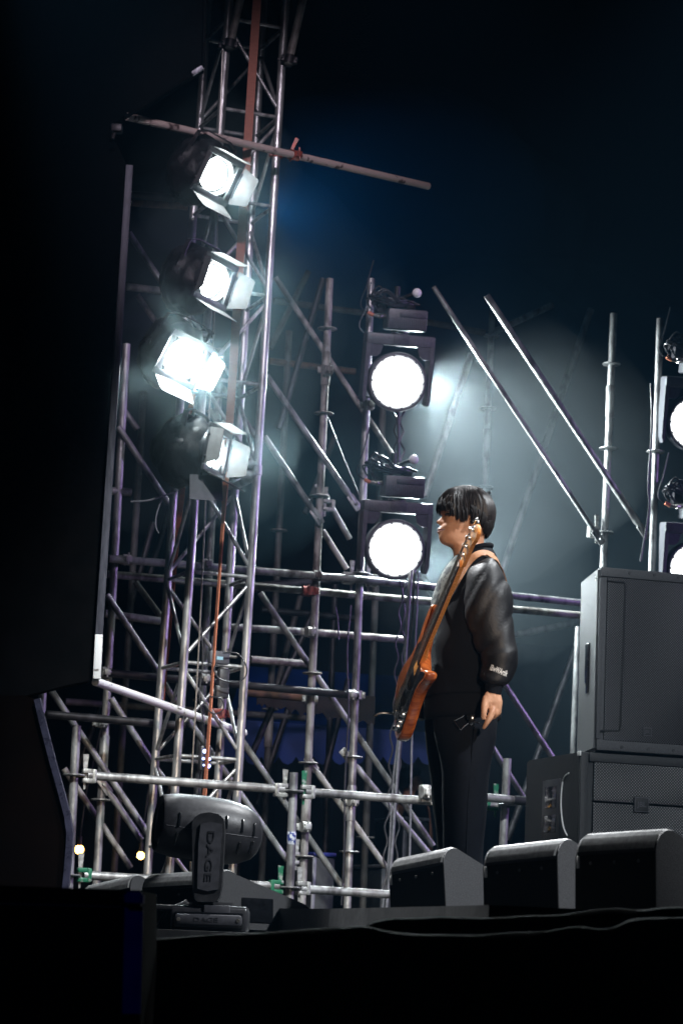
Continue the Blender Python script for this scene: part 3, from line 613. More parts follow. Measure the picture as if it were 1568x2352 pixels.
# ================================================================== fresnel spotlights on the tower (local: front -Y, up Z)
def make_fresnel():
    t = thing('stage_spotlight', '', 'spotlight', (0, 0, 0), 'white barndoor spotlights on the tower')
    X, Y, Z = V((1, 0, 0)), V((0, 1, 0)), V((0, 0, 1))
    body = lathe([(.0, .19), (.07, .185), (.105, .15), (.118, .08), (.118, -.10), (.126, -.105), (.126, -.125), (.112, -.13), (.10, -.10), (.10, -.09)], (0, 0, 0), Y, 28)
    mesh('housing', body, MT['plastic'], t)
    fins = join(*[box((0, .11 - k * .022, 0), (.127, .004, .127), bev=.05) for k in range(5)]); mesh('cooling_fins', fins, MT['plastic'], t)
    mesh('lens', lathe([(.0, -.108), (.05, -.103), (.085, -.094), (.0985, -.084)], (0, 0, 0), Y, 32), MT['lens'], t)
    fr_ = join(box((0, -.138, .118), (.135, .010, .017), bev=.003), box((0, -.138, -.118), (.135, .010, .017), bev=.003), box((.118, -.138, 0), (.017, .010, .101), bev=.003), box((-.118, -.138, 0), (.017, .010, .101), bev=.003))
    mesh('gel_frame', fr_, MT['plastic'], t)
    def door(hx, hz, ang, wide, long, taper, name='barndoor'):
        """hinged on the gel frame at (hx, hz); ang = flare away from the axis"""
        o = V((hx * .137, -.150, hz * .137)); out = V((hx, 0, hz)); d = (out * math.sin(ang) - Y * math.cos(ang)).normalized(); w = d.cross(out.cross(Y)).normalized()
        s = Y.cross(out).normalized(); nrm = d.cross(s).normalized()
        pts = [o - s * wide, o + s * wide, o + s * (wide * taper) + d * long * .86, o + s * (wide * taper * .9) + d * long, o - s * (wide * taper * .9) + d * long, o - s * (wide * taper) + d * long * .86]
        m_ = mesh(name, prism(pts, nrm * .0035), MT['door'], t, smooth=False)
        mesh('hinge', join(tube(o - s * wide * .7 , o + s * wide * .7, .005, 8), ball(o - s * wide * .6 + nrm * .004, .009, 8, 6), ball(o + s * wide * .6 + nrm * .004, .009, 8, 6)), MT['steel_dark'], m_)
        return m_
    door(1, 0, math.radians(34), .112, .108, .78); door(0, -1, math.radians(20), .118, .16, .95); door(-1, 0, math.radians(24), .105, .12, .85); door(0, 1, math.radians(0), .118, .10, .95)
    yk = [V((-.150, .02, -.02)), V((-.152, .02, .12)), V((-.14, .02, .19)), V((-.08, .02, .215)), V((.08, .02, .215)), V((.14, .02, .19)), V((.152, .02, .12)), V((.150, .02, -.02))]
    mesh('yoke', ribbon(yk, [.035] * 8, .006, [V((1, 0, 0)), V((1, 0, 0)), V((.7, 0, -.7)), V((0, 0, -1)), V((0, 0, -1)), V((-.7, 0, -.7)), V((-1, 0, 0)), V((-1, 0, 0))]), MT['steel_dark'], t)
    for s in (-1, 1): mesh('tilt_knob', lathe([(.03, 0), (.033, .02), (.012, .035), (0, .036)], (s * .152, .02, 0), V((s, 0, 0)), 12), MT['plastic'], t)
    # crumpled rain cover over the back of the housing
    vs = []; fs = []; nu, nv = 40, 18
    for i in range(nv + 1):
        y = -.09 + .36 * i / nv; f = math.sin(math.pi * min(1, .28 + i / nv * .72)) ** .5
        for k in range(nu):
            a = 2 * math.pi * k / nu; p = V((math.cos(a), y * 9, math.sin(a)))
            r = (.135 + .05 * i / nv * (1 - i / nv) * 4) * (.15 + .85 * f) * (1 + .16 * noise.noise(p * 2.1) + .06 * noise.noise(p * 6)); vs.append(V((r * math.cos(a), y, r * math.sin(a) * (1.05 + .15 * (a > math.pi)))))
    for i in range(nv):
        for k in range(nu): j = (k + 1) % nu; fs.append((i * nu + k, i * nu + j, (i + 1) * nu + j, (i + 1) * nu + k))
    fs.append(tuple(nv * nu + k for k in range(nu)))
    mesh('rain_cover', (vs, fs), MT['film'], t)
    l = bpy.data.lights.new('spotlight_lamp', 'SPOT'); l.energy = 220; l.color = (.80, .95, 1.0); l.spot_size = math.radians(50); l.spot_blend = .7; l.shadow_soft_size = .07
    o = bpy.data.objects.new('spotlight_lamp', l); COL.objects.link(o); o.parent = t; o.location = (0, -.135, 0); o.rotation_euler = (math.radians(-90), 0, 0)
    l = bpy.data.lights.new('lens_halo', 'POINT'); l.energy = 5; l.color = (.85, .97, 1.0); l.shadow_soft_size = .05      # added point light that makes a halo round the lens
    o = bpy.data.objects.new('lens_halo', l); COL.objects.link(o); o.parent = t; o.location = (0, -.165, 0)
    return t
def fres_mtx(px, py, v, yaw, pitch, roll=0):
    R = Matrix.Rotation(math.radians(yaw), 4, 'Z') @ Matrix.Rotation(math.radians(pitch), 4, 'X') @ Matrix.Rotation(math.radians(roll), 4, 'Y')
    return Matrix.Translation(pv(px, py, v)) @ R @ Matrix.Translation(V((0, .10, 0)))
FR_SP = [(492, 401, 3.3, 40, 24, 10, 'topmost white barndoor spotlight, just below the weathered pole'), (484, 645, 3.3, 48, 13, 7, 'second white spotlight from the top, between two others on the tower'),
         (416, 822, 3.3, 27, 24, 16, 'brightest white spotlight, glaring and set further left than the others'), (484, 1036, 3.25, 66, 6, 4, 'lowest white spotlight, turned sideways in a black rain cover')]
f0 = make_fresnel(); fl = []
for i, (px, py, v, yw, pt, rl, lb) in enumerate(FR_SP):
    mt = fres_mtx(px, py, v, yw, pt, rl)
    if i == 0: f0.matrix_world = mt; f0['label'] = lb; fl.append(f0)
    else: fl.append(copy_thing(f0, mt, lb))
for ch in fl[2].children:                                              # the third lamp burns at full power
    if ch.type == 'LIGHT': ch.data = ch.data.copy(); ch.data.energy *= 2.2 if ch.data.type == 'SPOT' else 11
    if ch.type == 'MESH' and ch.name.startswith('lens'): ch.material_slots[0].link = 'OBJECT'; ch.material_slots[0].material = MT['lens_hot']
# hanging arm and clamp of each spotlight: part of the tower rigging
for (px, py) in ((470, 340), (455, 590), (430, 760), (440, 975)):
    p = pv(px, py, 3.42); q = leg_at('FL', py + 8); mesh('spotlight_arm', join(tube(p, q, .017, 10), coupler_geo(q, ZD, .0245)), MT['steel_dark'], T)
mesh('hanging_plate', prism([pv(436, 1089, 3.2), pv(509, 1092, 3.2), pv(512, 1151, 3.2), pv(435, 1146, 3.2)], VD * .004), MT['grey'], T, smooth=False)

# ================================================================== round LED moving heads (local: face -Y, up Z, hung upside down)
def make_led():
    t = thing('led_moving_head', '', 'stage light', (0, 0, 0), 'round LED moving heads on the scaffold')
    Y = V((0, 1, 0)); Z = V((0, 0, 1)); X = V((1, 0, 0))
    mesh('head_shell', lathe([(0, .20), (.10, .195), (.165, .15), (.186, .06), (.190, -.03), (.184, -.052), (.168, -.055), (.158, -.040)], (0, 0, 0), Y, 40), MT['ledcast'], t)
    mesh('led_face', lathe([(0, -.058), (.08, -.056), (.150, -.048), (.1575, -.0425)], (0, 0, 0), Y, 40), MT['led'], t)
    sc_me = shared('screw', box((0, 0, 0), (.006, .004, .006), bev=.002), MT['ledcast'])
    for k in range(14): place('screw', sc_me, t, (.1605 * math.cos(2 * math.pi * k / 14), -.054, .1605 * math.sin(2 * math.pi * k / 14)))
    mesh('yoke_beam', box((0, .02, .262), (.218, .085, .036), bev=.012), MT['ledcast'], t)
    mesh('beam_panel', box((.0, -.067, .262), (.05, .004, .030), bev=.002), MT['grey'], t)
    for s in (-1, 1):
        poly = [V((s * .190, -.062, .235)), V((s * .217, -.062, .235)), V((s * .217, -.05, -.10)), V((s * .207, -.045, -.14)), V((s * .194, -.045, -.13)), V((s * .192, -.05, .10))]
        a_ = mesh('yoke_arm', prism(poly, (0, .15, 0)), MT['ledcast'], t, smooth=False)
        mesh('corner_gusset', prism([V((s * .191, -.058, .226)), V((s * .11, -.058, .226)), V((s * .125, -.058, .17)), V((s * .15, -.058, .15)), V((s * .191, -.058, .15))], (0, .03, 0)), MT['grey'], a_, smooth=False)
    mesh('pan_bearing', lathe([(.055, .298), (.058, .302), (.058, .318), (.055, .322)], (.0, .02, 0), Z, 24), MT['chrome'], t)
    b = mesh('base_box', box((.03, .03, .392), (.125, .10, .066), bev=.012), MT['ledcast'], t)
    mesh('fin', join(*[box((-.082 + k * .0125, -.073, .366), (.0035, .006, .034), bev=.001) for k in range(19)]), MT['grey'], b)
    mesh('control_panel', box((.06, -.073, .424), (.085, .005, .016), bev=.003), MT['grey'], b)
    mesh('ball_knob', ball((.075, -.06, .565), .030, 16, 10), MT['pearl'], t)
    mesh('knob_rod', join(tube((.075, -.03, .565), (-.02, .05, .52), .012, 8), tube((-.03, .05, .47), (-.03, .06, .60), .02, 10)), MT['steel_dark'], t)
    cl = join(box((-.05, .06, .50), (.075, .04, .03), bev=.01), box((-.13, .04, .47), (.03, .05, .05), bev=.01), box((.05, .03, .475), (.03, .05, .012), bev=.004), tube((-.18, .10, .49), (.1, .1, .49), .017, 10), tube((-.02, .0, .53), (.10, -.06, .49), .007, 6))
    mesh('clamp_bracket', cl, MT['steel_dark'], t)
    mesh('plug', join(tube((-.15, -.05, .40), (-.11, -.03, .405), .016, 10), tube((-.19, -.05, .405), (-.15, -.05, .40), .011, 10)), MT['wire'], t)
    mesh('orange_plug', tube((-.225, -.05, .42), (-.19, -.05, .405), .012, 10), MT['orange'], t)
    rnd = random.Random(3)
    cab = []
    for k in range(7):
        s = V((-.21 + rnd.random() * .06, -.05 + rnd.random() * .05, .42 + rnd.random() * .05)); m_ = V((-.24 + rnd.random() * .12, -.06, .50 + rnd.random() * .14)); e = V((-.05 + rnd.random() * .16, .0, .46 + rnd.random() * .08))
        cab.append(path_tube(smooth_path([s, s + V((-.03, -.01, .05)), m_, (m_ + e) / 2 + V((0, -.02, -.03)), e]), .006, 6))
    cab.append(path_tube(smooth_path([V((-.2, -.04, .41)), V((-.27, -.03, .46)), V((-.235, 0, .6)), V((-.2, .04, .75))]), .005, 6))
    mesh('cable_tangle', join(*cab), MT['rubber'], t)
    return t
def led_mtx(px, py, v, yaw, pitch): return Matrix.Translation(pv(px, py, v)) @ Matrix.Rotation(math.radians(yaw), 4, 'Z') @ Matrix.Rotation(math.radians(pitch), 4, 'X')
l0 = make_led()
for i, (px, py, v, yw, pt, lb) in enumerate(((910, 877, 4.45, 9, 13, 'upper round LED stage light hanging above another, left of the braces'), (905, 1262, 4.45, 9, 9, "round LED stage light level with the bassist's face"),
                                             (1592, 972, 4.45, 6, 12, 'round LED stage light cut by the right frame edge, higher one'), (1592, 1308, 4.45, 6, 9, 'round LED stage light half hidden behind the loudspeaker top'))):
    mt = led_mtx(px, py, v, yw, pt)
    if i == 0: l0.matrix_world = mt; l0['label'] = lb
    else: copy_thing(l0, mt, lb)
# beams of the fixtures behind the two heads, throwing light into the smoke
spot('rear_beam_upper', pv(990, 870, 5.2), pv(1230, 1080, 4.3), 900, (.84, .96, 1.0), 172, 1.0, 0.12)
spot('rear_beam_lower', pv(978, 1290, 5.4), pv(1200, 1380, 4.5), 330, (.84, .96, 1.0), 172, 1.0, 0.12)
spot('blue_smoke_fill', pv(640, 480, 8.8), pv(900, 500, 9.8), 110, (.02, .36, 1.0), 150, 1.0, 0.2)  # added unseen lamp that tints the smoke beside the tower blue

# ================================================================== beam moving head at the lower left
mY = -0.34
MH = thing('beam_moving_head', 'dark grey barrel shaped moving head light standing on its low base', 'stage light', at(480, 2142, mY))
mY_ = mY
def P(x, y, dy=0.0): return at(x, y, mY) + V((0, dy, 0))
ax0, ax1 = P(366, 1891), P(600, 1922)
axd = (ax1 - ax0).normalized(); axd = (axd + V((0, .28, 0))).normalized()
cen = P(478, 1907); Kp = 579.0
rp = [(-118, 62), (-114, 66), (-80, 72), (-20, 76), (40, 74), (80, 66), (104, 54), (116, 40), (122, 26)]
prof = [(r / Kp, h / Kp) for h, r in rp]
drum = lathe([(.088, prof[0][1] + .014), (.1, prof[0][1] + .002)] + prof + [(0.0, 124 / Kp)], cen, axd, 48)
D0 = mesh('drum', drum, MT['charcoal'], MH)
mesh('front_lens', lathe([(0, prof[0][1] - .004), (.06, prof[0][1] + .0), (.09, prof[0][1] + .012)], cen, axd, 32), MT['gloss'], MH)
def drum_r(h):
    for (r0, h0), (r1, h1) in zip(prof[:-1], prof[1:]):
        if h0 <= h <= h1: return r0 + (r1 - r0) * (h - h0) / (h1 - h0)
    return prof[-1][0]
px_, py_ = frame_axes(axd)
def drum_pt(hpx, ang):
    """point on the drum; ang 0 = toward the camera, positive upward"""
    h = hpx / Kp; r = drum_r(h); toward = (V((0, -1, 0)) - axd * axd.dot(V((0, -1, 0)))).normalized(); up = toward.cross(axd) * -1
    if up.z < 0: up = -up
    d = toward * math.cos(ang) + up * math.sin(ang); return cen + axd * h + d * r, d, up * math.cos(ang) - toward * math.sin(ang)
for hp, an in ((-84, 10), (-84, -26), (-30, 14), (-30, -30), (24, 16), (24, -26), (62, 14), (62, -28), (92, 12), (92, -26)):
    p, d, tg = drum_pt(hp, math.radians(an))
    mesh('vent_slot', box(p, (.0045, .004, .026), (axd, d, tg), .001), MT['gloss'], D0)
seam = []
for hp in range(-112, 112, 8): seam.append(drum_pt(hp, math.radians(-4))[0])
mesh('shell_seam', path_tube(seam, .0018, 6), MT['grey'], D0)
aY = -.20
def arm_poly(pts): return [P(x, y, aY) for x, y in pts]
arm_o = [(447, 1898), (452, 1884), (466, 1875), (486, 1872), (506, 1876), (519, 1888), (521, 1915), (514, 2040), (508, 2066), (498, 2074), (466, 2074), (453, 2062), (449, 2040)]
mesh('yoke_arm', prism(arm_poly(arm_o), (0, .10, 0)), MT['plastic'], MH, smooth=False)
arm_i = [(467, 1898), (490, 1894), (514, 1899), (514, 1925), (506, 2046), (482, 2050), (459, 2044), (462, 1940)]
AP = mesh('arm_cover', prism([p + V((0, -.008, 0)) for p in arm_poly(arm_i)], (0, .012, 0)), MT['grey'], MH, smooth=False)
bk = [p + V((0, .46, 0)) for p in arm_poly([(x - 16, y) for x, y in arm_o])]
mesh('yoke_arm', prism(bk, (0, .07, 0)), MT['plastic'], MH, smooth=False)
tx = text_geo('DAGE', .060, .0012)
u_ = (P(476, 2016, aY) - P(483, 1924, aY)).normalized(); nrm = V((0, -1, 0)); vv = nrm.cross(u_)
g = xf(tx, axes_mtx(P(486, 1970, aY) + V((0, -.0095, 0)), u_, vv, nrm) @ Matrix.Diagonal((1.25, .62, 1, 1)))
mesh('lettering', g, MT['relief'], AP, smooth=False)
bx0, bx1 = P(400, 2085, -.19), P(571, 2090, -.19); bw = (bx1 - bx0).length / 2
bc = (bx0 + bx1) / 2; bu = (bx1 - bx0).normalized(); bz = bu.cross(V((0, 1, 0))).normalized(); bz = bz if bz.z > 0 else -bz
BB = mesh('base', box(bc - bz * .045 + V((0, .19, 0)), (bw, .19, .046), (bu, V((0, 1, 0)), bz), .012), MT['charcoal'], MH)
mesh('base', box(bc - bz * .002 + V((.0, .19, 0)) - bu * .035, (bw + .03, .18, .010), (bu, V((0, 1, 0)), bz), .006), MT['charcoal'], MH)
hp = bc - bz * .046 + V((0, -.012, 0))
mesh('handle_recess', box(hp + V((0, .008, 0)), (bw * .90, .006, .030), (bu, V((0, 1, 0)), bz), .004), MT['gloss'], BB)
HB = mesh('handle', box(hp + V((0, -.012, 0)), (bw * .88, .014, .021), (bu, V((0, 1, 0)), bz), .011), MT['grey'], MH)
g = xf(text_geo('DAGE', .030, .001), axes_mtx(hp + V((0, -.0268, 0)) - bu * .01, bu, bz, V((0, -1, 0))) @ Matrix.Diagonal((1.2, .8, 1, 1)))
mesh('lettering', g, MT['relief'], HB, smooth=False)
for s in (-1, 1): mesh('screw', lathe([(.008, 0), (.007, .003), (0, .003)], hp + bu * s * bw * .78 + V((0, -.026, 0)), V((0, -1, 0)), 10), MT['wire'], HB)
mesh('latch_plate', box(bc - bz * .012 + V((0, -.003, 0)) + bu * .03, (.05, .004, .022), (bu, V((0, 1, 0)), bz), .003), MT['grey'], MH)
mesh('pan_bearing', lathe([(.085, 0), (.085, .02)], bc + V((0, .19, 0)) + bz * .004, bz, 24), MT['plastic'], MH)
mesh('lead', join(path_tube(smooth_path([P(430, 2075, .1), P(395, 2085, .05), P(372, 2112, .0), P(352, 2140, .05)]), .006, 6), path_tube(smooth_path([P(425, 2070, .1), P(385, 2092, .0), P(362, 2128, -.03), P(345, 2143, .05)]), .006, 6)), MT['greycable'], MH)

# ================================================================== loudspeaker stack
def local_axes(yaw): 
    a = math.radians(yaw); return V((math.cos(a), math.sin(a), 0)), V((-math.sin(a), math.cos(a), 0))
su, sv = local_axes(15)
def on_plane(x, y, o, n):
    r = ray(x, y); return CAM + r * (n.dot(o - CAM) / n.dot(r))
oF = at(1360, 1724, 2.0)
def q(x, y, dn=0.0): return on_plane(x, y, oF, sv) - sv * dn
TL, BL = q(1380, 1301), q(1356, 1724); zt, zb = TL.z, BL.z
x0 = (BL + TL) / 2; x0.z = 0; Wd = .56
SPK = thing('loudspeaker', 'tall dark grey loudspeaker with a perforated front, standing on the wider bass cabinet', 'loudspeaker', (x0.x, x0.y, zb), 'loudspeaker stack')
def cab_prism(x0, w0, d, w1, z0, z1, tilt=0.0):
    pts = [x0, x0 + su * w0, x0 + su * ((w0 + w1) / 2) + sv * d, x0 + su * ((w0 - w1) / 2) + sv * d]
    return prism([V((p.x, p.y, z0)) for p in pts], (0, 0, z1 - z0))
def bevelled(g, off):
    import bmesh
    bm = bmesh.new(); vv_ = [bm.verts.new(v) for v in g[0]]
    for f in g[1]: bm.faces.new([vv_[i] for i in f])
    bmesh.ops.recalc_face_normals(bm, faces=list(bm.faces)); bmesh.ops.bevel(bm, geom=list(bm.edges), offset=off, segments=2, affect='EDGES'); bm.verts.index_update()
    r = ([v.co.copy() for v in bm.verts], [tuple(v.index for v in f.verts) for f in bm.faces]); bm.free(); return r
cb = mesh('cabinet', bevelled(cab_prism(x0, Wd, .50, .36, zb, zt), .014), MT['cab'], SPK)
H_ = zt - zb
def fpt(a, z, dn): return x0 + su * a + V((0, 0, zb + z)) - sv * dn
mesh('front_rim', join(box(fpt(Wd / 2, H_ - .028, .004), (Wd / 2 - .012, .006, .022), (su, sv, ZD), .004), box(fpt(Wd / 2, .03, .004), (Wd / 2 - .012, .006, .026), (su, sv, ZD), .004),
     box(fpt(.018, H_ / 2, .004), (.010, .006, H_ / 2 - .06), (su, sv, ZD), .003)), MT['cab'], SPK)
mesh('grille', box(fpt(Wd / 2 + .012, H_ / 2, .007), (Wd / 2 - .036, .006, H_ / 2 - .055), (su, sv, ZD), .004), MT['grille'], SPK)
gv = [fpt(.135, H_ - .075, .0145), fpt(.142, H_ - .10, .0145), fpt(.137, H_ / 2, .0145), fpt(.132, .13, .0145), fpt(.126, .105, .0145), fpt(.03, .10, .0145)]
mesh('recess_line', path_tube([fpt(.045, H_ - .072, .0145)] + gv, .0055, 6), MT['cabblack'], SPK)
def badge(parent, c, w, txt='JBL', ts=.024):
    b = mesh('badge', box(c, (w, .004, w * .95), (su, sv, ZD), .003), MT['cabblack'], parent)
    g = xf(text_geo(txt, ts, .001), axes_mtx(c - sv * .0055, su, ZD, -sv)); mesh('lettering', g, MT['grey'], b, smooth=False)
    mesh('badge_border', join(*[box(c - sv * .004 + su * a * (w - .004) + ZD * b_ * (w * .95 - .004), (hw, .002, hh), (su, sv, ZD)) for a, b_, hw, hh in ((0, 1, w - .002, .0015), (0, -1, w - .002, .0015), (1, 0, .0015, w * .9), (-1, 0, .0015, w * .9))]), MT['grey'], b, smooth=False)
bp = q(1483, 1682); badge(SPK, bp - sv * .016, .024)
for a, z in ((.165, H_ - .022), (.30, H_ - .022), (.43, H_ - .022), (.145, .026), (.285, .026), (.42, .026)):
    mesh('screw', lathe([(.009, 0), (.008, .004), (0, .004)], fpt(a, z, .009), -sv, 12), MT['plastic'], SPK)
lft = (su * ((Wd - .36) / 2) + sv * .50).normalized(); ln = lft.cross(ZD).normalized(); ln = ln if ln.x < 0 else -ln
mesh('side_handle', join(box(x0 + lft * .24 + V((0, 0, zb + H_ * .50)) + ln * .001, (.055, .004, .10), (lft, ln, ZD), .02)), MT['gloss'], SPK)
mesh('side_handle', join(box(x0 + lft * .22 + V((0, 0, zb + H_ * .37)) + ln * .001, (.035, .004, .035), (lft, ln, ZD), .01)), MT['gloss'], SPK)
mesh('eye_bolt', lathe([(.010, 0), (.013, .004), (.006, .005), (.005, .0)], fpt(.004, H_ - .06, -.02) + ln * .004, ln, 14), MT['zinc'], SPK)
# bass cabinet
sx0 = q(1336, 1742); zt2 = zb - .006; zb2 = 0.0; sx0.z = 0
sb_d = .78
SUB = thing('bass_cabinet', 'wide black bass cabinet with white specked grille under the tall loudspeaker', 'loudspeaker', (sx0.x, sx0.y, zb2), 'loudspeaker stack')
mesh('cabinet', bevelled(cab_prism(sx0 + sv * .03, .95, sb_d, .95, zb2, zt2), .010), MT['cabblack'], SUB)
H2 = zt2 - zb2
def spt(a, z, dn): return sx0 + su * a + V((0, 0, zb2 + z)) - sv * (dn - .03)
mesh('front_edge', join(box(spt(.02, H2 / 2, .006), (.019, .012, H2 / 2 - .002), (su, sv, ZD), .003), box(spt(.5, H2 - .025, .006), (.455, .012, .022), (su, sv, ZD), .003)), MT['cabblack'], SUB)
zq = q(1472, 1848).z
mesh('grille', join(box(spt(.51, (zq + .005 + H2 - .05) / 2, .012), (.44, .008, (H2 - .05 - zq - .005) / 2), (su, sv, ZD), .003)), MT['grille_lo'], SUB)
mesh('grille', join(box(spt(.51, (zq - .005) / 2, .012), (.44, .008, (zq - .005) / 2), (su, sv, ZD), .003)), MT['grille_lo'], SUB)
badge(SUB, q(1473, 1849) + sv * .03 - sv * .028, .040, ts=.036)
side_n = -su
def sdp(s, z): return sx0 + sv * (.03 + s) + V((0, 0, z)) + side_n * .002
hz = q(1290, 1790).z
h0 = sdp(.38, H2 - .27)
mesh('handle_cup', join(box(h0, (.13, .004, .15), (sv, side_n, ZD), .012)), MT['plastic'], SUB)
mesh('handle_hole', join(box(h0 + side_n * .003 + ZD * .06, (.085, .004, .055), (sv, side_n, ZD), .01), box(h0 + side_n * .003 - ZD * .075, (.085, .004, .045), (sv, side_n, ZD), .01)), MT['gloss'], SUB)
mesh('loose_cord', path_tube(smooth_path([sdp(.14, H2 - .10), sdp(.22, H2 - .13), sdp(.24, H2 - .25), sdp(.20, H2 - .36), sdp(.14, H2 - .41)]), .004, 6), MT['white'], SUB)
mesh('worn_corner', box(sdp(.005, H2 - .01), (.02, .004, .012), (sv, side_n, ZD), .003), MT['white'], SUB)

# ================================================================== floor wedge monitors
def wedge(label, xl, yl, xr, yr, Yl, Yr, depth, zfloor, group='black wedge monitors along the stage edge', k=1.0, handle=False):
    A, B = at(xl, yl, Yl), at(xr, yr, Yr); e = (B - A); W = e.length; e.normalize(); s = ZD.cross(V((e.x, e.y, 0))).normalized(); up = e.cross(s); up = up if up.z > 0 else -up
    H = ((A.z + B.z) / 2 - zfloor) / max(.2, up.z); mid_ = (A + B) / 2
    t = thing('wedge_monitor', label, 'stage monitor', (mid_.x, mid_.y, zfloor), group)
    prof = [(0, -H), (0, -.055), (.006, -.035), (.018, -.016), (.036, -.004), (.055, 0), (.075, -.003), (.10, -.014), (depth * .90, -H * .50), (depth, -H * .62), (depth * .93, -H)]
    pts = [A + s * a + up * b for a, b in prof]
    mesh('cabinet', prism(pts, e * W), MT['cab'], t)
    mesh('shaded_front', prism([A + s * a + up * b - s * .004 for a, b in ((0, -H), (0, -.066), (.003, -.066), (.003, -H))], e * W), MT['panel'], t, smooth=False)  # thin dark sheet standing in for shade on the front face
    # ribbed grille bending over the top edge
    gp = prof[1:8]; vs = []; fs = []; n = int(W / .0115) * 2; m_ = len(gp)
    for i in range(n + 1):
        f = .0055 if i % 2 else .0008
        for j, (a, b) in enumerate(gp):
            a0, b0 = gp[max(j - 1, 0)]; a1, b1 = gp[min(j + 1, m_ - 1)]; tx_, ty_ = a1 - a0, b1 - b0; l = math.hypot(tx_, ty_); nx_, ny_ = -ty_ / l, tx_ / l
            vs.append(A + e * (.008 + (W - .016) * i / n) + s * (a + nx_ * f) + up * (b + ny_ * f))
    for i in range(n):
        for j in range(m_ - 1): fs.append((i * m_ + j, (i + 1) * m_ + j, (i + 1) * m_ + j + 1, i * m_ + j + 1))
    mesh('grille', (vs, fs), MT['ribs'], t, smooth=False)
    for f in (.2, .5, .8): mesh('screw', lathe([(.006, 0), (.005, .003), (0, .003)], A + e * W * f - up * .09 - s * .004, -s, 8), MT['wire'], t)
    for f in (.012,): mesh('corner_tag', box(A + e * (W * .04) - up * .085 - s * .005, (.006, .002, .018), (e, s, up), .001), MT['white'], t) if not handle else None
    if handle:
        c = B + s * depth * .40 - up * H * .66 + e * .002
        mesh('handle_recess', box(c, (.09, .004, .05), (s, e, up), .012), MT['gloss'], t)
    return t
wedge('smallest wedge monitor, at the left end of the right hand row below the trousers', 893, 1973, 1017, 1947, -.55, -.80, .36, 0)
wedge('middle wedge monitor of the three in front of the bass cabinet', 1110, 1946, 1279, 1927, -1.75, -2.02, .36, 0)
wedge('largest wedge monitor, cut by the right frame edge', 1323, 1917, 1506, 1905, -2.50, -2.78, .36, 0)
wedge('wedge monitor behind the barrel shaped moving head light, with a cut handle hole', 327, 2010, 502, 1999, .30, -.02, .55, -.105, handle=True)
wedge('low wedge monitor at far left beside the navy trimmed flat', 185, 2036, 297, 2010, .62, .44, .30, -.105)

# ================================================================== foreground: case and draped cloth
CSe = thing('road_case', 'black road case in the dark foreground with a blue lit corner', 'road case', (-1.1, -4.2, GROUND))
def gp_(x, y, Y): return at(x, y, Y)
a = at(90, 2030, -4.3); b = at(328, 2046, -4.3)
mesh('body', prism([at(-400, 2020, -4.3), at(322, 2046, -4.3), at(322, 2500, -4.3), at(-400, 2500, -4.3)], (0, .55, 0)), MT['black'], CSe, smooth=False)
mesh('corner_post', prism([at(286, 2084, -4.31), at(328, 2084, -4.31), at(322, 2330, -4.31), at(280, 2330, -4.31)], (0, .02, 0)), MT['bluelit'], CSe, smooth=False)  # blue light on the case corner painted as blue material
mesh('corner_cap', bevelled(prism([at(284, 2048, -4.325), at(329, 2050, -4.325), at(328, 2082, -4.325), at(285, 2080, -4.325)], (0, .05, 0)), .006), MT['bluelit'], CSe)
mesh('lid_line', prism([at(-300, 2066, -4.305), at(280, 2082, -4.305), at(280, 2086, -4.305), at(-300, 2070, -4.305)], (0, .006, 0)), MT['cabblack'], CSe, smooth=False)
# stage skirt cloth: sheet hanging from a rolled lower rim, and a second rim behind it
def drape(name, rim, Yr, drop_to, roll=.03, seed=1):
    R_ = smooth_path([at(x, y, Yr + dy_) for x, y, dy_ in rim], 10); vs = []; fs = []; N = len(R_)
    rows = [(.16, -.030), (.09, -.004), (.035, .0), (.012, -.004), (.0, -.018), (-.004, -.05), (-.004, -.12), (.0, -.3), (.0, -.7), (.0, -1.4)]
    for i, p in enumerate(R_):
        for k, (dy2, dz) in enumerate(rows):
            w = min(1, k / 6); f = noise.noise(V((i * .06 + seed, k * .08, seed))) * .05 * w + noise.noise(V((i * .22 + seed, k * .04, 2 * seed))) * .02 * w
            vs.append(p + V((0, dy2 + f, dz + .004 * noise.noise(V((i * .1, k * .3, seed))))))
    K = len(rows)
    for i in range(N - 1):
        for k in range(K - 1): fs.append((i * K + k, i * K + k + 1, (i + 1) * K + k + 1, (i + 1) * K + k))
    return mesh(name, (vs, fs), MT['skirt'], origin=(R_[N // 2].x, R_[N // 2].y, GROUND))
D1 = drape('stage_skirt', [(1640, 2100, 0), (1560, 2107, .02), (1460, 2112, .05), (1400, 2132, .0), (1330, 2128, .04), (1250, 2139, 0), (1140, 2144, .0), (1050, 2148, .0), (950, 2146, .02), (880, 2137, .04), (838, 2127, .06), (760, 2133, .1), (680, 2137, .1), (560, 2144, .14), (440, 2150, .18), (330, 2160, .2)], -3.9, -1.5, seed=3)
tag(D1, 'black stage skirt cloth hanging across the bottom foreground with a pale lit rim', 'cloth', 'black stage edge cloths')
D2 = drape('stage_skirt', [(1640, 2080, 0), (1560, 2083, 0), (1480, 2090, .0), (1420, 2086, 0), (1330, 2095, .02), (1240, 2102, 0), (1150, 2107, .0), (1050, 2107, .0), (960, 2108, .0), (890, 2111, .0), (850, 2121, -.03), (836, 2130, -.06)], -3.72, -1.5, seed=9)
tag(D2, 'upper fold of black cloth directly below the wedge monitors', 'cloth', 'black stage edge cloths')

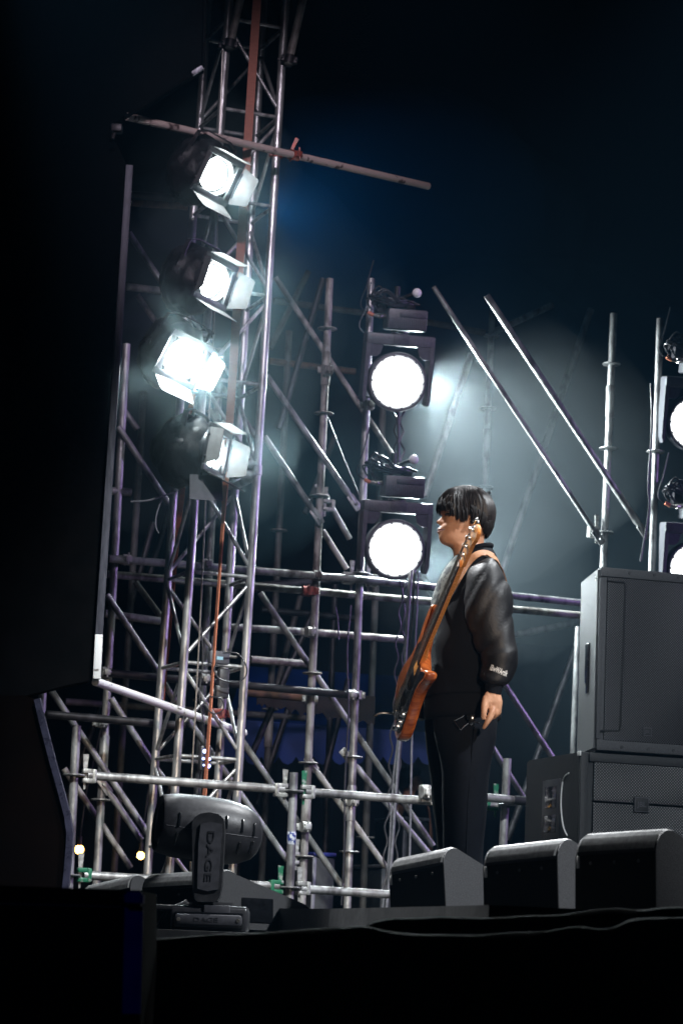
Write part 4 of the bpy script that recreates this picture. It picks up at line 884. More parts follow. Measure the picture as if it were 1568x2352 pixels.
# ================================================================== hanging cables and small electronics
def cable(name, pts, v, r, m, lb, grp=None, per=8):
    P_ = [pv(x, y, v) for x, y in pts]; o = mesh(name, path_tube(smooth_path(P_, per), r, 7), MT[m], origin=P_[-1]); return tag(o, lb, 'cable', grp)
def wavy(x0, y0, x1, y1, amp, n, ph=0):
    return [(x0 + (x1 - x0) * i / n + amp * (1 if (i + ph) % 2 else -1) * (.7 + .3 * math.sin(i * 2.1)), y0 + (y1 - y0) * i / n) for i in range(n + 1)]
gC = 'cables hanging below the LED stage lights'
cable('power_cable', [(945, 1310), (937, 1420), (928, 1560), (912, 1770), (899, 1960), (886, 2096)], 4.3, .009, 'greycable', 'thick straight grey cable hanging from the lower LED light', gC)
cable('power_cable', [(951, 1310), (946, 1430), (934, 1570), (922, 1690), (908, 1860), (898, 2000), (893, 2096)], 4.32, .008, 'rubber', 'thick black cable close behind the straight grey cable', gC)
cable('power_cable', [(940, 1318), (930, 1470), (925, 1600), (903, 1790), (893, 1960), (878, 2090)], 4.34, .006, 'greycable', 'thin grey cable leftmost in the straight bundle under the lower LED light', gC)
cable('signal_cable', [(960, 1315), (955, 1440), (948, 1600), (944, 1780), (941, 1950), (938, 2010)], 4.3, .0065, 'greycable', 'single straight cable hanging just left of the bass body', gC)
cable('twisted_cable', wavy(922, 1335, 880, 2040, 6, 20), 4.28, .0055, 'rubber', 'wavy twisted cable left of the straight bundle', gC, 4)
cable('twisted_cable', wavy(930, 1335, 906, 2040, 6, 20, 1), 4.36, .0055, 'rubber', 'wavy twisted cable right of the straight bundle', gC, 4)
cable('twisted_cable', wavy(905, 945, 912, 1075, 5, 6), 4.5, .006, 'rubber', 'short wavy cable left of the pair between the two LED lights', gC, 4)
cable('twisted_cable', wavy(924, 945, 922, 1080, 6, 6, 1), 4.5, .006, 'rubber', 'short wavy cable right of the pair between the two LED lights', gC, 4)
cable('power_cable', [(914, 945), (915, 1010), (916, 1085)], 4.48, .009, 'rubber', 'short straight black cable between the two LED lights', gC)
cable('loose_wire', [(852, 648), (843, 700), (825, 745), (838, 765), (860, 772)], 4.5, .004, 'greycable', 'thin wire drooping from the top of the post beside the upper LED light')
cable('black_cable', [(806, 1390), (797, 1500), (800, 1640), (792, 1800), (790, 1960), (784, 2080)], 4.6, .006, 'rubber', 'long black cable hanging beside the second post')
cable('black_cable', [(770, 1395), (775, 1420), (778, 1470)], 4.6, .005, 'rubber', 'short black wire dangling under the paired ledgers')
cable('black_cable', [(1494, 880), (1496, 980), (1488, 1110), (1490, 1170), (1470, 1290)], 4.4, .006, 'rubber', 'thin cable hanging down the right edge post')
cable('safety_cable', [(405, 1128), (366, 1142), (336, 1150), (300, 1152)], 3.5, .005, 'greycable', 'thin safety wire sagging left under the lowest spotlight')
cable('safety_cable', [(374, 1140), (360, 1180), (358, 1210), (365, 1225)], 3.5, .004, 'greycable', 'thin wire end dangling below the lowest spotlight')
cable('loop_cable', [(512, 1500), (545, 1502), (565, 1530), (563, 1555), (540, 1568), (505, 1560), (492, 1540), (498, 1520)], 3.6, .0045, 'rubber', 'black cable loop curling around the small receiver box')
cable('loop_cable', [(470, 1620), (490, 1640), (512, 1630), (508, 1606), (480, 1600)], 3.6, .004, 'rubber', 'small black cable loop near the white pole')
c = pv(502, 1511, 3.66)
RX = thing('receiver_box', 'small grey wireless receiver box with lit display strapped inside the tower', 'electronic box', c - V((0, 0, .04)))
mesh('case', box(c, (.058, .025, .036), (UD, VD, ZD), .006), MT['grey'], RX); mesh('display', box(c - VD * .026 + UD * .0 - ZD * .005, (.018, .002, .009), (UD, VD, ZD)), MT['display'], RX, smooth=False)
for dx in (-.042, .02): mesh('antenna', tube(c + UD * dx + ZD * .036, c + UD * dx + ZD * .12, .004, 6), MT['rubber'], RX)
mesh('plug', tube(c + UD * .058 + ZD * .012, c + UD * .105 + ZD * .012, .008, 8), MT['wire'], RX)
c = pv(512, 1560, 3.7)
BXX = thing('junction_box', 'black cable junction box hanging below the small receiver box', 'electronic box', c - V((0, 0, .09)))
mesh('case', box(c, (.03, .03, .06), (UD, VD, ZD), .008), MT['plastic'], BXX); mesh('case', box(pv(508, 1590, 3.7), (.038, .03, .035), (UD, VD, ZD), .008), MT['plastic'], BXX); mesh('plug', join(tube(pv(507, 1600, 3.68), pv(505, 1622, 3.68), .014, 8)), MT['wire'], BXX)
c = pv(473, 1742, 3.72)
LB = thing('network_box', 'small black box with blue white indicator lights low in the tower', 'electronic box', c - V((0, 0, .08)))
mesh('case', box(c + VD * .03, (.03, .025, .07), (UD, VD, ZD), .006), MT['plastic'], LB)
for x, y, r in ((470, 1726, .011), (467, 1743, .0075), (474, 1743, .0075), (481, 1744, .0075), (479, 1760, .011), (468, 1758, .005)): mesh('indicator_light', ball(pv(x, y, 3.715), r, 10, 6), MT['bluled'], LB)
mesh('half_coupler', join(coupler_geo(pv(509, 1640, vb - .02), V((0, 0, 1)), .0245), box(pv(497, 1640, vb - .06), (.03, .03, .03), (UD, VD, ZD), .008)), MT['red'], T)
# ================================================================== the bassist
from mathutils.bvhtree import BVHTree
def hp_(cx, cy): return 958.7 + cx * .13586, 1100.7 + cy * .13586          # head close-up -> frame units
def remeshed(name, geo, m, parent, voxel, smooth_it=2):
    me = bpy.data.meshes.new('build'); me.from_pydata([tuple(v) for v in geo[0]], [], geo[1]); me.update()
    o = bpy.data.objects.new('build', me); COL.objects.link(o)
    r = o.modifiers.new('r', 'REMESH'); r.mode = 'VOXEL'; r.voxel_size = voxel; r.use_smooth_shade = True
    if smooth_it:
        s = o.modifiers.new('s', 'SMOOTH'); s.iterations = smooth_it; s.factor = .5
    dg = bpy.context.evaluated_depsgraph_get(); m2 = bpy.data.meshes.new_from_object(o.evaluated_get(dg))
    g = ([v.co.copy() for v in m2.vertices], [tuple(p.vertices) for p in m2.polygons])
    bpy.data.objects.remove(o); bpy.data.meshes.remove(me); bpy.data.meshes.remove(m2)
    return mesh(name, g, m, parent, origin=None if parent else None)
def interp(tab, x):
    if x <= tab[0][0]: return tab[0][1:]
    for a, b in zip(tab[:-1], tab[1:]):
        if x <= b[0]:
            t = (x - a[0]) / (b[0] - a[0]); t = t * t * (3 - 2 * t) if len(a) == 2 else t
            return tuple(p + (q_ - p) * t for p, q_ in zip(a[1:], b[1:]))
    return tab[-1][1:]
def chain(pts, rad, n=10, per=5):
    P_ = smooth_path(pts, per); N = len(P_)
    def rr(t):
        f = t * (len(rad) - 1); i = min(int(f), len(rad) - 2); return rad[i] + (rad[i + 1] - rad[i]) * (f - i)
    g = [path_tube(P_, rr, n)]; g.append(ball(P_[0], rad[0], n, 8)); g.append(ball(P_[-1], rad[-1], n, 8)); return join(*g)
#            cy   front back  half  nose/lip  sigma
HEAD = [(150, 690, 950, .030, 0, .01), (175, 610, 1040, .048, 0, .01), (220, 530, 1110, .060, 0, .01), (300, 455, 1200, .071, 0, .01), (400, 412, 1245, .077, 0, .01), (500, 392, 1258, .078, 0, .01),
        (560, 386, 1258, .077, 0, .01), (590, 394, 1256, .076, 2, .008), (612, 420, 1254, .075, 4, .008), (640, 430, 1250, .0745, 26, .0085), (670, 436, 1245, .074, 68, .009), (700, 438, 1240, .073, 110, .0105),
        (718, 438, 1235, .073, 120, .013), (738, 436, 1228, .0725, 112, .0155), (758, 430, 1220, .072, 86, .0165), (776, 420, 1210, .072, 46, .0150), (790, 402, 1202, .0715, 26, .014), (812, 388, 1190, .071, 22, .016),
        (832, 380, 1180, .070, 36, .019), (848, 378, 1175, .069, 38, .020), (862, 380, 1168, .068, 10, .022), (876, 378, 1160, .067, 20, .021), (892, 372, 1155, .0665, 34, .019), (910, 368, 1150, .066, 30, .019),
        (935, 366, 1142, .065, 10, .02), (970, 362, 1135, .063, 4, .02), (1010, 366, 1128, .061, 2, .02), (1050, 382, 1122, .058, 0, .02), (1082, 412, 1118, .055, 0, .02), (1110, 462, 1114, .054, 0, .02),
        (1135, 530, 1110, .055, 0, .02), (1165, 572, 1110, .056, 0, .02), (1210, 592, 1112, .057, 0, .02), (1280, 606, 1120, .059, 0, .02), (1360, 618, 1140, .064, 0, .02), (1440, 600, 1170, .085, 0, .02)]
def head_rings(n=96):
    out = []
    for cy, f, b, w, add, sg in HEAD:
        r = []
        mid_, half = (f + b) / 2, (b - f) / 2
        for i in range(n):
            t = 2 * math.pi * i / n; c, s = math.cos(t), math.sin(t)
            lat = w * math.copysign(abs(s) ** .92, s); px = mid_ - half * math.copysign(abs(c) ** .86, c)
            if c > 0:
                px -= add * math.exp(-(lat / sg) ** 2)
                px += 20 * math.exp(-((abs(lat) - .031) / .014) ** 2) * math.exp(-((cy - 628) / 34) ** 2)
                px -= 12 * math.exp(-((abs(lat) - .040) / .02) ** 2) * math.exp(-((cy - 720) / 70) ** 2)
            x, y = hp_(px, cy); r.append(at(x, y, 0) + V((0, lat, 0)))
        out.append(r)
    return out
def hpt(cx, cy, lat): x, y = hp_(cx, cy); return at(x, y, 0) + V((0, lat, 0))
ear = join(ball(hpt(935, 775, -.077), .03, 14, 10, (.62, .30, 1.0)), ball(hpt(915, 835, -.075), .014, 10, 8, (.8, .5, 1.0)), ball(hpt(935, 775, .077), .03, 14, 10, (.62, .30, 1.0)))
def hand_px(cx, cy): return 1029.7 + cx * .13586, 1491.3 + cy * .13586
def hq(cx, cy, Y): x, y = hand_px(cx, cy); return at(x, y, Y)
HY = -.275
hand = join(
    chain([hq(755, 600, HY), hq(750, 720, HY), hq(735, 800, HY)], [.026, .025, .027]),
    chain([hq(690, 800, HY - .004), hq(675, 900, HY - .008), hq(700, 985, HY - .004)], [.022, .023, .015]),
    chain([hq(750, 790, HY), hq(760, 900, HY - .002), hq(755, 1010, HY - .002)], [.026, .025, .018]),
    chain([hq(790, 800, HY + .006), hq(815, 900, HY + .004), hq(820, 1010, HY + .006)], [.024, .024, .018]),
    # thumb
    chain([hq(640, 850, HY - .010), hq(612, 950, HY - .020), hq(600, 1050, HY - .024), hq(592, 1110, HY - .022), hq(582, 1165, HY - .018)], [.018, .0150, .0122, .0112, .0082]),
    # index finger, pointing down to the left
    chain([hq(750, 1000, HY - .010), hq(735, 1070, HY - .018), hq(700, 1160, HY - .022), hq(652, 1240, HY - .020), hq(598, 1328, HY - .014)], [.0155, .0140, .0122, .0108, .0075]),
    # middle, ring and little finger, bent and folded under
    chain([hq(800, 1010, HY + .004), hq(800, 1080, HY - .004), hq(765, 1135, HY + .004), hq(700, 1160, HY + .012), hq(655, 1165, HY + .016)], [.0155, .0135, .0120, .0105, .0085]),
    chain([hq(835, 1010, HY + .016), hq(838, 1070, HY + .012), hq(790, 1120, HY + .024), hq(720, 1130, HY + .034)], [.0145, .0125, .0110, .0085]),
    chain([hq(850, 985, HY + .030), hq(846, 1040, HY + .032), hq(800, 1075, HY + .044), hq(740, 1085, HY + .050)], [.0125, .0105, .0092, .0075]))
torso = loft([ring_px(1052, 1268, 1128, 1268, .0, .075), ring_px(1040, 1300, 1135, 1300, .0, .15), ring_px(1025, 1350, 1140, 1350, .0, .165), ring_px(1010, 1450, 1138, 1450, .0, .16), ring_px(1000, 1560, 1138, 1560, .0, .155), ring_px(995, 1660, 1128, 1660, .0, .155), ring_px(1005, 1720, 1122, 1720, .0, .15)], 4)
arms = join(chain([at(1105, 1322, -.09), at(1120, 1400, -.19), at(1143, 1480, -.23), at(1140, 1560, -.262), at(1131, 1590, HY)], [.045, .048, .042, .034, .027]),
            chain([at(1095, 1322, .09), at(1090, 1420, .22), at(1060, 1480, .22), at(1010, 1540, .16), at(985, 1585, .12)], [.055, .048, .042, .034, .027]),
            chain([at(985, 1585, .12), at(968, 1600, .10), at(955, 1610, .09)], [.026, .024, .014]))
legs = join(chain([at(1075, 1690, -.085), at(1068, 1850, -.095), at(1066, 2040, -.09), at(1062, 2090, -.09)], [.075, .058, .045, .045]), chain([at(1045, 1690, .085), at(1035, 1850, .095), at(1038, 2040, .09), at(1036, 2088, .09)], [.075, .058, .045, .045]))
base = at(1065, 2103, 0); base.z = 0
PS = thing('person', 'man in black leather sleeved jacket and dark trousers standing in profile with a bass', 'person', base)
remeshed('body', join(loft(head_rings(), 2), ear, hand, torso, arms, legs), MT['skin'], PS, .0034, 1)
# eye, lashes, brow, lips, nails
for s in (-1, 1):
    mesh('eye', ball(hpt(488, 629, s * .041), .0095, 12, 8, (1, .9, .5)), MT['gloss'], PS)
    mesh('eyelid', path_tube([hpt(456, 624, s * .033), hpt(485, 612, s * .0445), hpt(530, 616, s * .0535), hpt(578, 636, s * .0605)], .0036, 6), MT['hair'], PS)
    mesh('eyebrow', path_tube([hpt(415, 560, s * .018), hpt(445, 545, s * .036), hpt(510, 552, s * .052)], .005, 6), MT['hair'], PS)
mesh('mouth', path_tube(smooth_path([hpt(356, 862, .0), hpt(385, 866, -.016), hpt(425, 876, -.034), hpt(455, 882, -.042)]), .0026, 6), MT['rubber'], PS)
mesh('upper_lip', path_tube(smooth_path([hpt(352, 848, 0), hpt(376, 852, -.014), hpt(415, 866, -.031), hpt(440, 876, -.038)]), lambda t: .0055 * (1 - t * .8), 8), MT['lip'], PS)
mesh('lower_lip', path_tube(smooth_path([hpt(350, 895, 0), hpt(374, 894, -.013), hpt(412, 888, -.030), hpt(438, 883, -.037)]), lambda t: .0065 * (1 - t * .8), 8), MT['lip'], PS)
mesh('ear_monitor', join(ball(hpt(905, 782, -.088), .0105, 12, 8), path_tube(smooth_path([hpt(905, 770, -.09), hpt(880, 715, -.09), hpt(930, 690, -.088), hpt(985, 730, -.08), hpt(1010, 830, -.06)]), .0025, 6)), MT['gloss'], PS)
mesh('thumbnail', ball(hq(578, 1140, HY - .026), .006, 8, 6, (.8, .4, 1.3)), MT['skin'], PS)
# hair
HR = [(116, 760, 880, .018), (126, 690, 950, .036), (145, 610, 1020, .056), (175, 530, 1085, .069), (215, 470, 1130, .079), (265, 420, 1180, .087), (340, 372, 1246, .093), (430, 345, 1290, .096), (500, 334, 1310, .097),
      (560, 340, 1316, .097), (640, 350, 1313, .096), (720, 360, 1298, .094), (800, 370, 1276, .090), (880, 380, 1238, .083), (960, 390, 1190, .072), (1040, 400, 1150, .062)]
HEM = [(0, 498), (30, 532), (48, 560), (58, 612), (69, 700), (78, 775), (86, 740), (93, 690), (106, 712), (118, 770), (132, 870), (150, 925), (180, 945)]
def hair_pt(th, cy, grow=1.0):
    f, b, w = interp(HR, cy); mid_, half = (f + b) / 2, (b - f) / 2; c, s = math.cos(th), math.sin(th)
    px = mid_ - half * grow * math.copysign(abs(c) ** .9, c); return hpt(px, cy, w * grow * math.copysign(abs(s) ** .9, s))
def hair_geo():
    nu, nv = 420, 44; vs = []; fs = []
    for k in range(nv + 1):
        for i in range(nu):
            th = 2 * math.pi * i / nu; deg = abs(math.degrees(math.atan2(math.sin(th), math.cos(th))))
            sw = .16 * math.sin(th)                                    # strands sweep
            lock = noise.noise(V((math.cos(th) * 9, math.sin(th) * 9, 1.5))); fine = noise.noise(V((math.cos(th) * 30, math.sin(th) * 30, 4)))
            hem = interp(HEM, deg)[0] + 46 * lock + 34 * fine
            t = min(k, nv - 2) / (nv - 2); cy = 117 + (hem - 117) * t
            g = 1 + t * (.022 * noise.noise(V((math.cos(th) * 17, math.sin(th) * 17, t * .8))) + .014 * noise.noise(V((math.cos(th) * 52, math.sin(th) * 52, t * 1.1)))) + .028 * lock
            if k > nv - 2: g -= .045 * (k - nv + 2); cy -= 10 * (k - nv + 2)
            vs.append(hair_pt(th + .05 * t * math.sin(6 * th), cy, g))
    for k in range(nv):
        for i in range(nu): j = (i + 1) % nu; fs.append((k * nu + i, k * nu + j, (k + 1) * nu + j, (k + 1) * nu + i))
    fs.append(tuple(range(nu - 1, -1, -1)))
    g = [(vs, fs)]
    rnd = random.Random(5)
    g2 = []
    for k in range(620):                                              # loose strands lying over the shell
        th = rnd.uniform(-math.pi, math.pi); deg = abs(math.degrees(th)); lk = noise.noise(V((math.cos(th) * 9, math.sin(th) * 9, 1.5)))
        hem = interp(HEM, deg)[0] + 34 * lk + rnd.uniform(-50, 42); c0 = rnd.uniform(118, 330); pts = []; dth = rnd.uniform(-.10, .10); lift = rnd.uniform(.002, .016)
        for s in range(7):
            t = s / 6; cy = c0 + (hem - c0) * t; pts.append(hair_pt(th + dth * t + .05 * t * math.sin(6 * th), cy, 1.000 + .028 * lk * t + lift * (.4 + t)))
        g2.append(path_tube(pts, lambda t: .0040 * (1 - .85 * t) * min(1, .3 + 4 * t), 4))
    for k in range(150):                                               # pointed locks breaking up the hem
        th = rnd.uniform(-math.pi, math.pi); deg = abs(math.degrees(th)); lk = noise.noise(V((math.cos(th) * 9, math.sin(th) * 9, 1.5))); hem = interp(HEM, deg)[0] + 46 * lk
        st = hem - rnd.uniform(90, 200); e_ = hem + rnd.uniform(8, 62) * (.6 if deg < 62 else 1); dth = rnd.uniform(-.07, .07); up_ = rnd.uniform(.0, .022)
        g.append(path_tube([hair_pt(th + dth * s / 5, st + (e_ - st) * s / 5, 1.0 + .02 * lk + up_ * s / 5) for s in range(6)], lambda t: .0082 * (1 - t) ** .7 * min(1, .4 + 3 * t) + .0003, 5))
    for k in range(16):                                                # tuft standing up at the back of the crown
        a = rnd.uniform(-.02, .02); x0_, y0_ = rnd.uniform(1120, 1225), rnd.uniform(270, 350); x1_ = x0_ + rnd.uniform(5, 50); y1_ = y0_ - rnd.uniform(35, 130)
        g2.append(path_tube(smooth_path([hpt(x0_, y0_, a), hpt(x0_ + 2, (y0_ + y1_) / 2, a * 1.6), hpt(x1_, y1_, a * 2)], 4), lambda t: .0026 * (1 - .8 * t), 4))
    return join(*g), join(*g2)
hg = hair_geo(); HRO = mesh('hair', hg[0], MT['hair'], PS); hs_ = mesh('loose_strands', hg[1], MT['strand'], HRO); hs_['kind'] = 'stuff'
# shirt, jacket, sleeves, trousers, shoes
shirt = loft([ring_px(1050, 1272, 1118, 1262, .0, .072), ring_px(1040, 1284, 1122, 1280, -.005, .088), ring_px(1020, 1306, 1130, 1306, -.01, .12), ring_px(1003, 1338, 1130, 1338, -.01, .14), ring_px(990, 1380, 1130, 1380, 0, .15), ring_px(983, 1440, 1130, 1440, 0, .15)], 4,
             lambda p, a, t: .004 * noise.noise(p * 14))
mesh('t_shirt', shirt, MT['shirt'], PS)
def jd(p, a, t):
    f = .010 * math.sin(p.x * 20 + p.z * 34 + 3 * noise.noise(p * 5)) * noise.noise(V((p.x * 3, p.y * 3, p.z * 4)))
    return f + .016 * noise.noise(V((p.x * 6, p.y * 6, p.z * 2.2))) * min(1, t * 4) * min(1, (1 - t) * 5 + .15)
jr = [ring_px(1068, 1266, 1128, 1256, .0, .066), ring_px(1056, 1280, 1137, 1272, .0, .11), ring_px(1043, 1300, 1144, 1292, .0, .17), ring_px(1028, 1335, 1150, 1325, .0, .205), ring_px(1012, 1380, 1152, 1375, .0, .215), ring_px(996, 1440, 1151, 1435, .0, .215),
      ring_px(984, 1510, 1150, 1505, .0, .212), ring_px(976, 1570, 1151, 1565, .0, .208), ring_px(972, 1600, 1152, 1598, .0, .204), ring_px(974, 1606, 1150, 1604, .0, .196), ring_px(974, 1640, 1150, 1645, .0, .194), ring_px(977, 1652, 1147, 1656, .0, .186)]
jg = loft(jr, 7, jd); JK = mesh('jacket', jg, MT['wool'], PS)
mesh('collar_band', path_tube([p for p in ring_px(1066, 1268, 1128, 1254, .0, .068, 28)] + [ring_px(1066, 1268, 1128, 1254, .0, .068, 28)[0]], .011, 8), MT['wool'], JK)
mesh('front_hem_flap', loft([ring_px(957, 1590, 976, 1588, .12, .05, 20), ring_px(955, 1625, 976, 1625, .12, .055, 20), ring_px(957, 1652, 975, 1654, .12, .05, 20)], 4), MT['leather'], JK)
def sd(p, a, t):
    w = p.x * 1.0 - p.z * .75 + .09 * noise.noise(p * 4)                    # creases run diagonally round the arm
    f = -.013 * (1 - abs(math.sin(w * 21 + 2.2 * noise.noise(p * 3.5)))) ** 2.2 * (.55 + .9 * noise.noise(p * 4.3))
    f += .014 * noise.noise(V((p.x * 7 + p.z * 6, p.y * 7, p.z * 5 - p.x * 5)))
    f += .012 * math.sin(24 * t + 1.6 * math.sin(a) + 3 * noise.noise(p * 4)) * max(0, t - .5) * 2 * (.6 + noise.noise(p * 4))
    return f * min(1, t * 8 + .2)
slv = [ring_px(1084, 1322, 1118, 1296, -.05, .04), ring_px(1074, 1308, 1128, 1280, -.13, .055), ring_px(1066, 1325, 1143, 1290, -.18, .075), ring_px(1066, 1352, 1158, 1318, -.20, .088), ring_px(1068, 1392, 1170, 1358, -.215, .09), ring_px(1076, 1435, 1177, 1404, -.225, .088), ring_px(1086, 1475, 1181, 1452, -.23, .086),
       ring_px(1096, 1502, 1185, 1485, -.235, .084), ring_px(1100, 1518, 1189, 1502, -.24, .086), ring_px(1103, 1538, 1190, 1524, -.245, .082), ring_px(1105, 1556, 1183, 1548, -.25, .074), ring_px(1108, 1568, 1172, 1566, -.255, .060), ring_px(1112, 1574, 1160, 1576, -.26, .046)]
sg = loft(slv, 10, sd); SL = mesh('leather_sleeve', sg, MT['leather'], PS)
bvh = BVHTree.FromPolygons(sg[0], sg[1])
mesh('cuff', loft([ring_px(1112, 1570, 1158, 1572, -.262, .040), ring_px(1113, 1584, 1153, 1586, -.266, .036), ring_px(1115, 1592, 1149, 1597, -.270, .033)], 3), MT['wool'], SL)
slr = [ring_px(1060, 1300, 1126, 1276, .15, .05), ring_px(1055, 1350, 1140, 1330, .2, .085), ring_px(1045, 1420, 1130, 1400, .22, .085), ring_px(1025, 1470, 1110, 1480, .22, .08), ring_px(1000, 1500, 1060, 1540, .19, .07), ring_px(985, 1545, 1020, 1585, .15, .055), ring_px(972, 1570, 1000, 1605, .12, .042)]
mesh('leather_sleeve', loft(slr, 6, sd), MT['leather'], PS)
# white embroidery on the forearm
tg = text_geo('IBwWArtik', .034, 0.0, .0009)
u_ = (at(1165, 1549, -.34) - at(1125, 1533, -.34)).normalized(); vv = (V((0, -1, 0))).cross(u_)
mt_ = axes_mtx(at(1145, 1541, -.34), u_, vv, V((0, -1, 0))) @ Matrix.Diagonal((.46, .95, 1, 1))
ev = []
cu_src = xf(tg, mt_)
for p in cu_src[0]:
    d = (p - CAM).normalized(); hit = bvh.ray_cast(CAM, d); h = hit[0] if hit[0] is not None else p
    ev.append(h - d * .0035)
EM = mesh('sleeve_lettering', (ev, cu_src[1]), MT['embro'], SL, smooth=False)
def td(p, a, t): return .006 * noise.noise(V((p.x * 12, p.y * 12, p.z * 2.0))) + .006 * noise.noise(V((p.x * 7, p.y * 7, p.z * 6)))
near = loft([ring_px(990, 1630, 1143, 1632, -.06, .11), ring_px(996, 1690, 1138, 1690, -.08, .11), ring_px(1008, 1760, 1126, 1760, -.09, .10), ring_px(1014, 1850, 1119, 1850, -.095, .092), ring_px(1017, 1950, 1111, 1950, -.095, .09), ring_px(1018, 2050, 1106, 2050, -.095, .088), ring_px(1018, 2082, 1104, 2082, -.095, .088)], 6, td)
far = loft([ring_px(978, 1630, 1120, 1632, .06, .11), ring_px(979, 1690, 1100, 1690, .08, .11), ring_px(984, 1760, 1090, 1760, .09, .10), ring_px(993, 1850, 1085, 1850, .095, .092), ring_px(1004, 1950, 1075, 1950, .095, .088), ring_px(1010, 2050, 1072, 2050, .095, .085), ring_px(1012, 2078, 1070, 2078, .095, .085)], 6, td)
TR = mesh('trousers', join(near, far), MT['trouser'], PS)
cr = [at(x, y, 0) for x, y in ((1082, 1680), (1075, 1760), (1068, 1850), (1065, 1950), (1063, 2050))]
mesh('trouser_crease', path_tube([V((p.x, -.093 - (.108 if i == 0 else (.099, .099, .093, .091, .089)[i]), p.z)) for i, p in enumerate(cr)], .003, 6), MT['trouser'], TR)
for Yc, xo in ((-.095, 0), (.095, -26)):
    mesh('shoe', loft([ring_px(978 + xo, 2088, 990 + xo, 2104, Yc, .02, 20), ring_px(985 + xo, 2076, 1000 + xo, 2106, Yc, .045, 20), ring_px(1030 + xo, 2060, 1032 + xo, 2106, Yc, .048, 20), ring_px(1070 + xo, 2050, 1070 + xo, 2106, Yc, .042, 20), ring_px(1092 + xo, 2056, 1090 + xo, 2106, Yc, .03, 20)], 4), MT['shoe'], PS)
# wire clip dangling beside the trousers
def wq(cx, cy, Y=-.20): return hq(cx, cy, Y)
CL = thing('wire_clip', 'small black clip with bent bright wire loop held low beside the trousers', 'clip', wq(390, 1220))
mesh('wire_loop', path_tube([wq(262, 1118), wq(225, 1150), wq(160, 1182), wq(93, 1212), wq(140, 1285), wq(205, 1366), wq(270, 1300), wq(345, 1245)], .0024, 7), MT['chrome'], CL)
mesh('clip_body', join(box(wq(390, 1180), (.014, .010, .020), bev=.004), box(wq(350, 1150), (.012, .008, .010), bev=.003), ball(wq(425, 1222, -.21), .006, 8, 6)), MT['gloss'], CL)
mesh('wire_hook', path_tube([wq(345, 1245), wq(380, 1284), wq(425, 1245), wq(440, 1215)], .0022, 6), MT['chrome'], CL)
mesh('lead', path_tube(smooth_path([wq(430, 1220), wq(520, 1262, -.22), wq(600, 1250, -.26), wq(660, 1170, -.28)]), .0016, 6), MT['greycable'], CL)

# ================================================================== the bass
E0 = at(916, 1654, .10); lo, hi = -1.2, .1
for _ in range(50):
    mY2 = (lo + hi) / 2
    if (at(1104, 1213, mY2) - E0).length > 1.13: lo = mY2
    else: hi = mY2
tip = at(1104, 1213, mY2); ba = (tip - E0).normalized()
bn = V((-1.0, .03, -.05)); bn = (bn - ba * bn.dot(ba)).normalized(); bb = bn.cross(ba)
BM = axes_mtx(E0, ba, bb, bn)
BS = thing('bass_guitar', 'brown wooden bass guitar with black pickguard slung upright in front of the man', 'bass guitar', E0)
def B(g): return xf(g, BM)
def L(x, y, z): return V((x, y, z))
out = [(0, -.02), (.005, -.09), (.03, -.145), (.09, -.172), (.16, -.160), (.23, -.135), (.30, -.125), (.36, -.138), (.41, -.158), (.44, -.164), (.456, -.150), (.445, -.125), (.41, -.10), (.388, -.07), (.385, -.034),
       (.385, .034), (.40, .06), (.43, .08), (.48, .095), (.53, .105), (.555, .12), (.55, .145), (.51, .155), (.45, .15), (.38, .13), (.32, .125), (.25, .14), (.18, .168), (.11, .182), (.05, .172), (.01, .12), (0, .05)]
def body_outline():
    P_ = [V((x, y, 0)) for x, y in out]; P_ = [P_[-1]] + P_ + [P_[0]]
    s = smooth_path(P_, 4); return s[4:-4]
ol = body_outline(); n = len(ol); cc = V((.24, 0, 0)); vs = []; fs = []
lay = [(-.026, .93), (-.026, .955), (-.021, .985), (-.010, 1), (.008, 1), (.017, .985), (.021, .955), (.021, .93)]
def inset(i, f):
    p = ol[i]; t = (ol[(i + 1) % n] - ol[i - 1]).normalized(); nn = V((t.y, -t.x, 0)); return p - nn * ((1 - f) * .20)
area = sum(ol[i].x * ol[(i + 1) % n].y - ol[(i + 1) % n].x * ol[i].y for i in range(n))
sgn = 1 if area > 0 else -1
for z, f in lay:
    for i in range(n):
        p = ol[i]; t = (ol[(i + 1) % n] - ol[i - 1]).normalized(); nn = V((t.y, -t.x, 0)) * sgn
        vs.append(V((p.x, p.y, z)) - nn * ((1 - f) * .16))
for k in range(len(lay) - 1):
    for i in range(n): j = (i + 1) % n; fs.append((k * n + i, k * n + j, (k + 1) * n + j, (k + 1) * n + i))
fs.append(tuple(range(n - 1, -1, -1))); fs.append(tuple(range((len(lay) - 1) * n, len(lay) * n)))
BD = mesh('body', B((vs, fs)), MT['mahog'], BS)
pg = [(.03, -.06), (.05, -.125), (.10, -.148), (.17, -.138), (.24, -.112), (.31, -.104), (.37, -.118), (.42, -.142), (.435, -.135), (.41, -.105), (.375, -.075), (.375, .04), (.40, .075), (.36, .098), (.28, .09), (.18, .06), (.08, .04)]
mesh('pickguard', B(prism([V((x, y, .0212)) for x, y in pg], (0, 0, .0025))), MT['gloss'], BS, smooth=False)
for x in (.14, .24): mesh('pickup', B(box((x, 0, .028), (.018, .045, .006), bev=.003)), MT['gloss'], BS)
BRG = mesh('bridge', B(box((.065, 0, .026), (.030, .040, .004), bev=.002)), MT['chrome'], BS)
mesh('saddle', B(join(*[box((.07, -.03 + .02 * k, .034), (.016, .007, .006), bev=.002) for k in range(4)])), MT['chrome'], BRG)
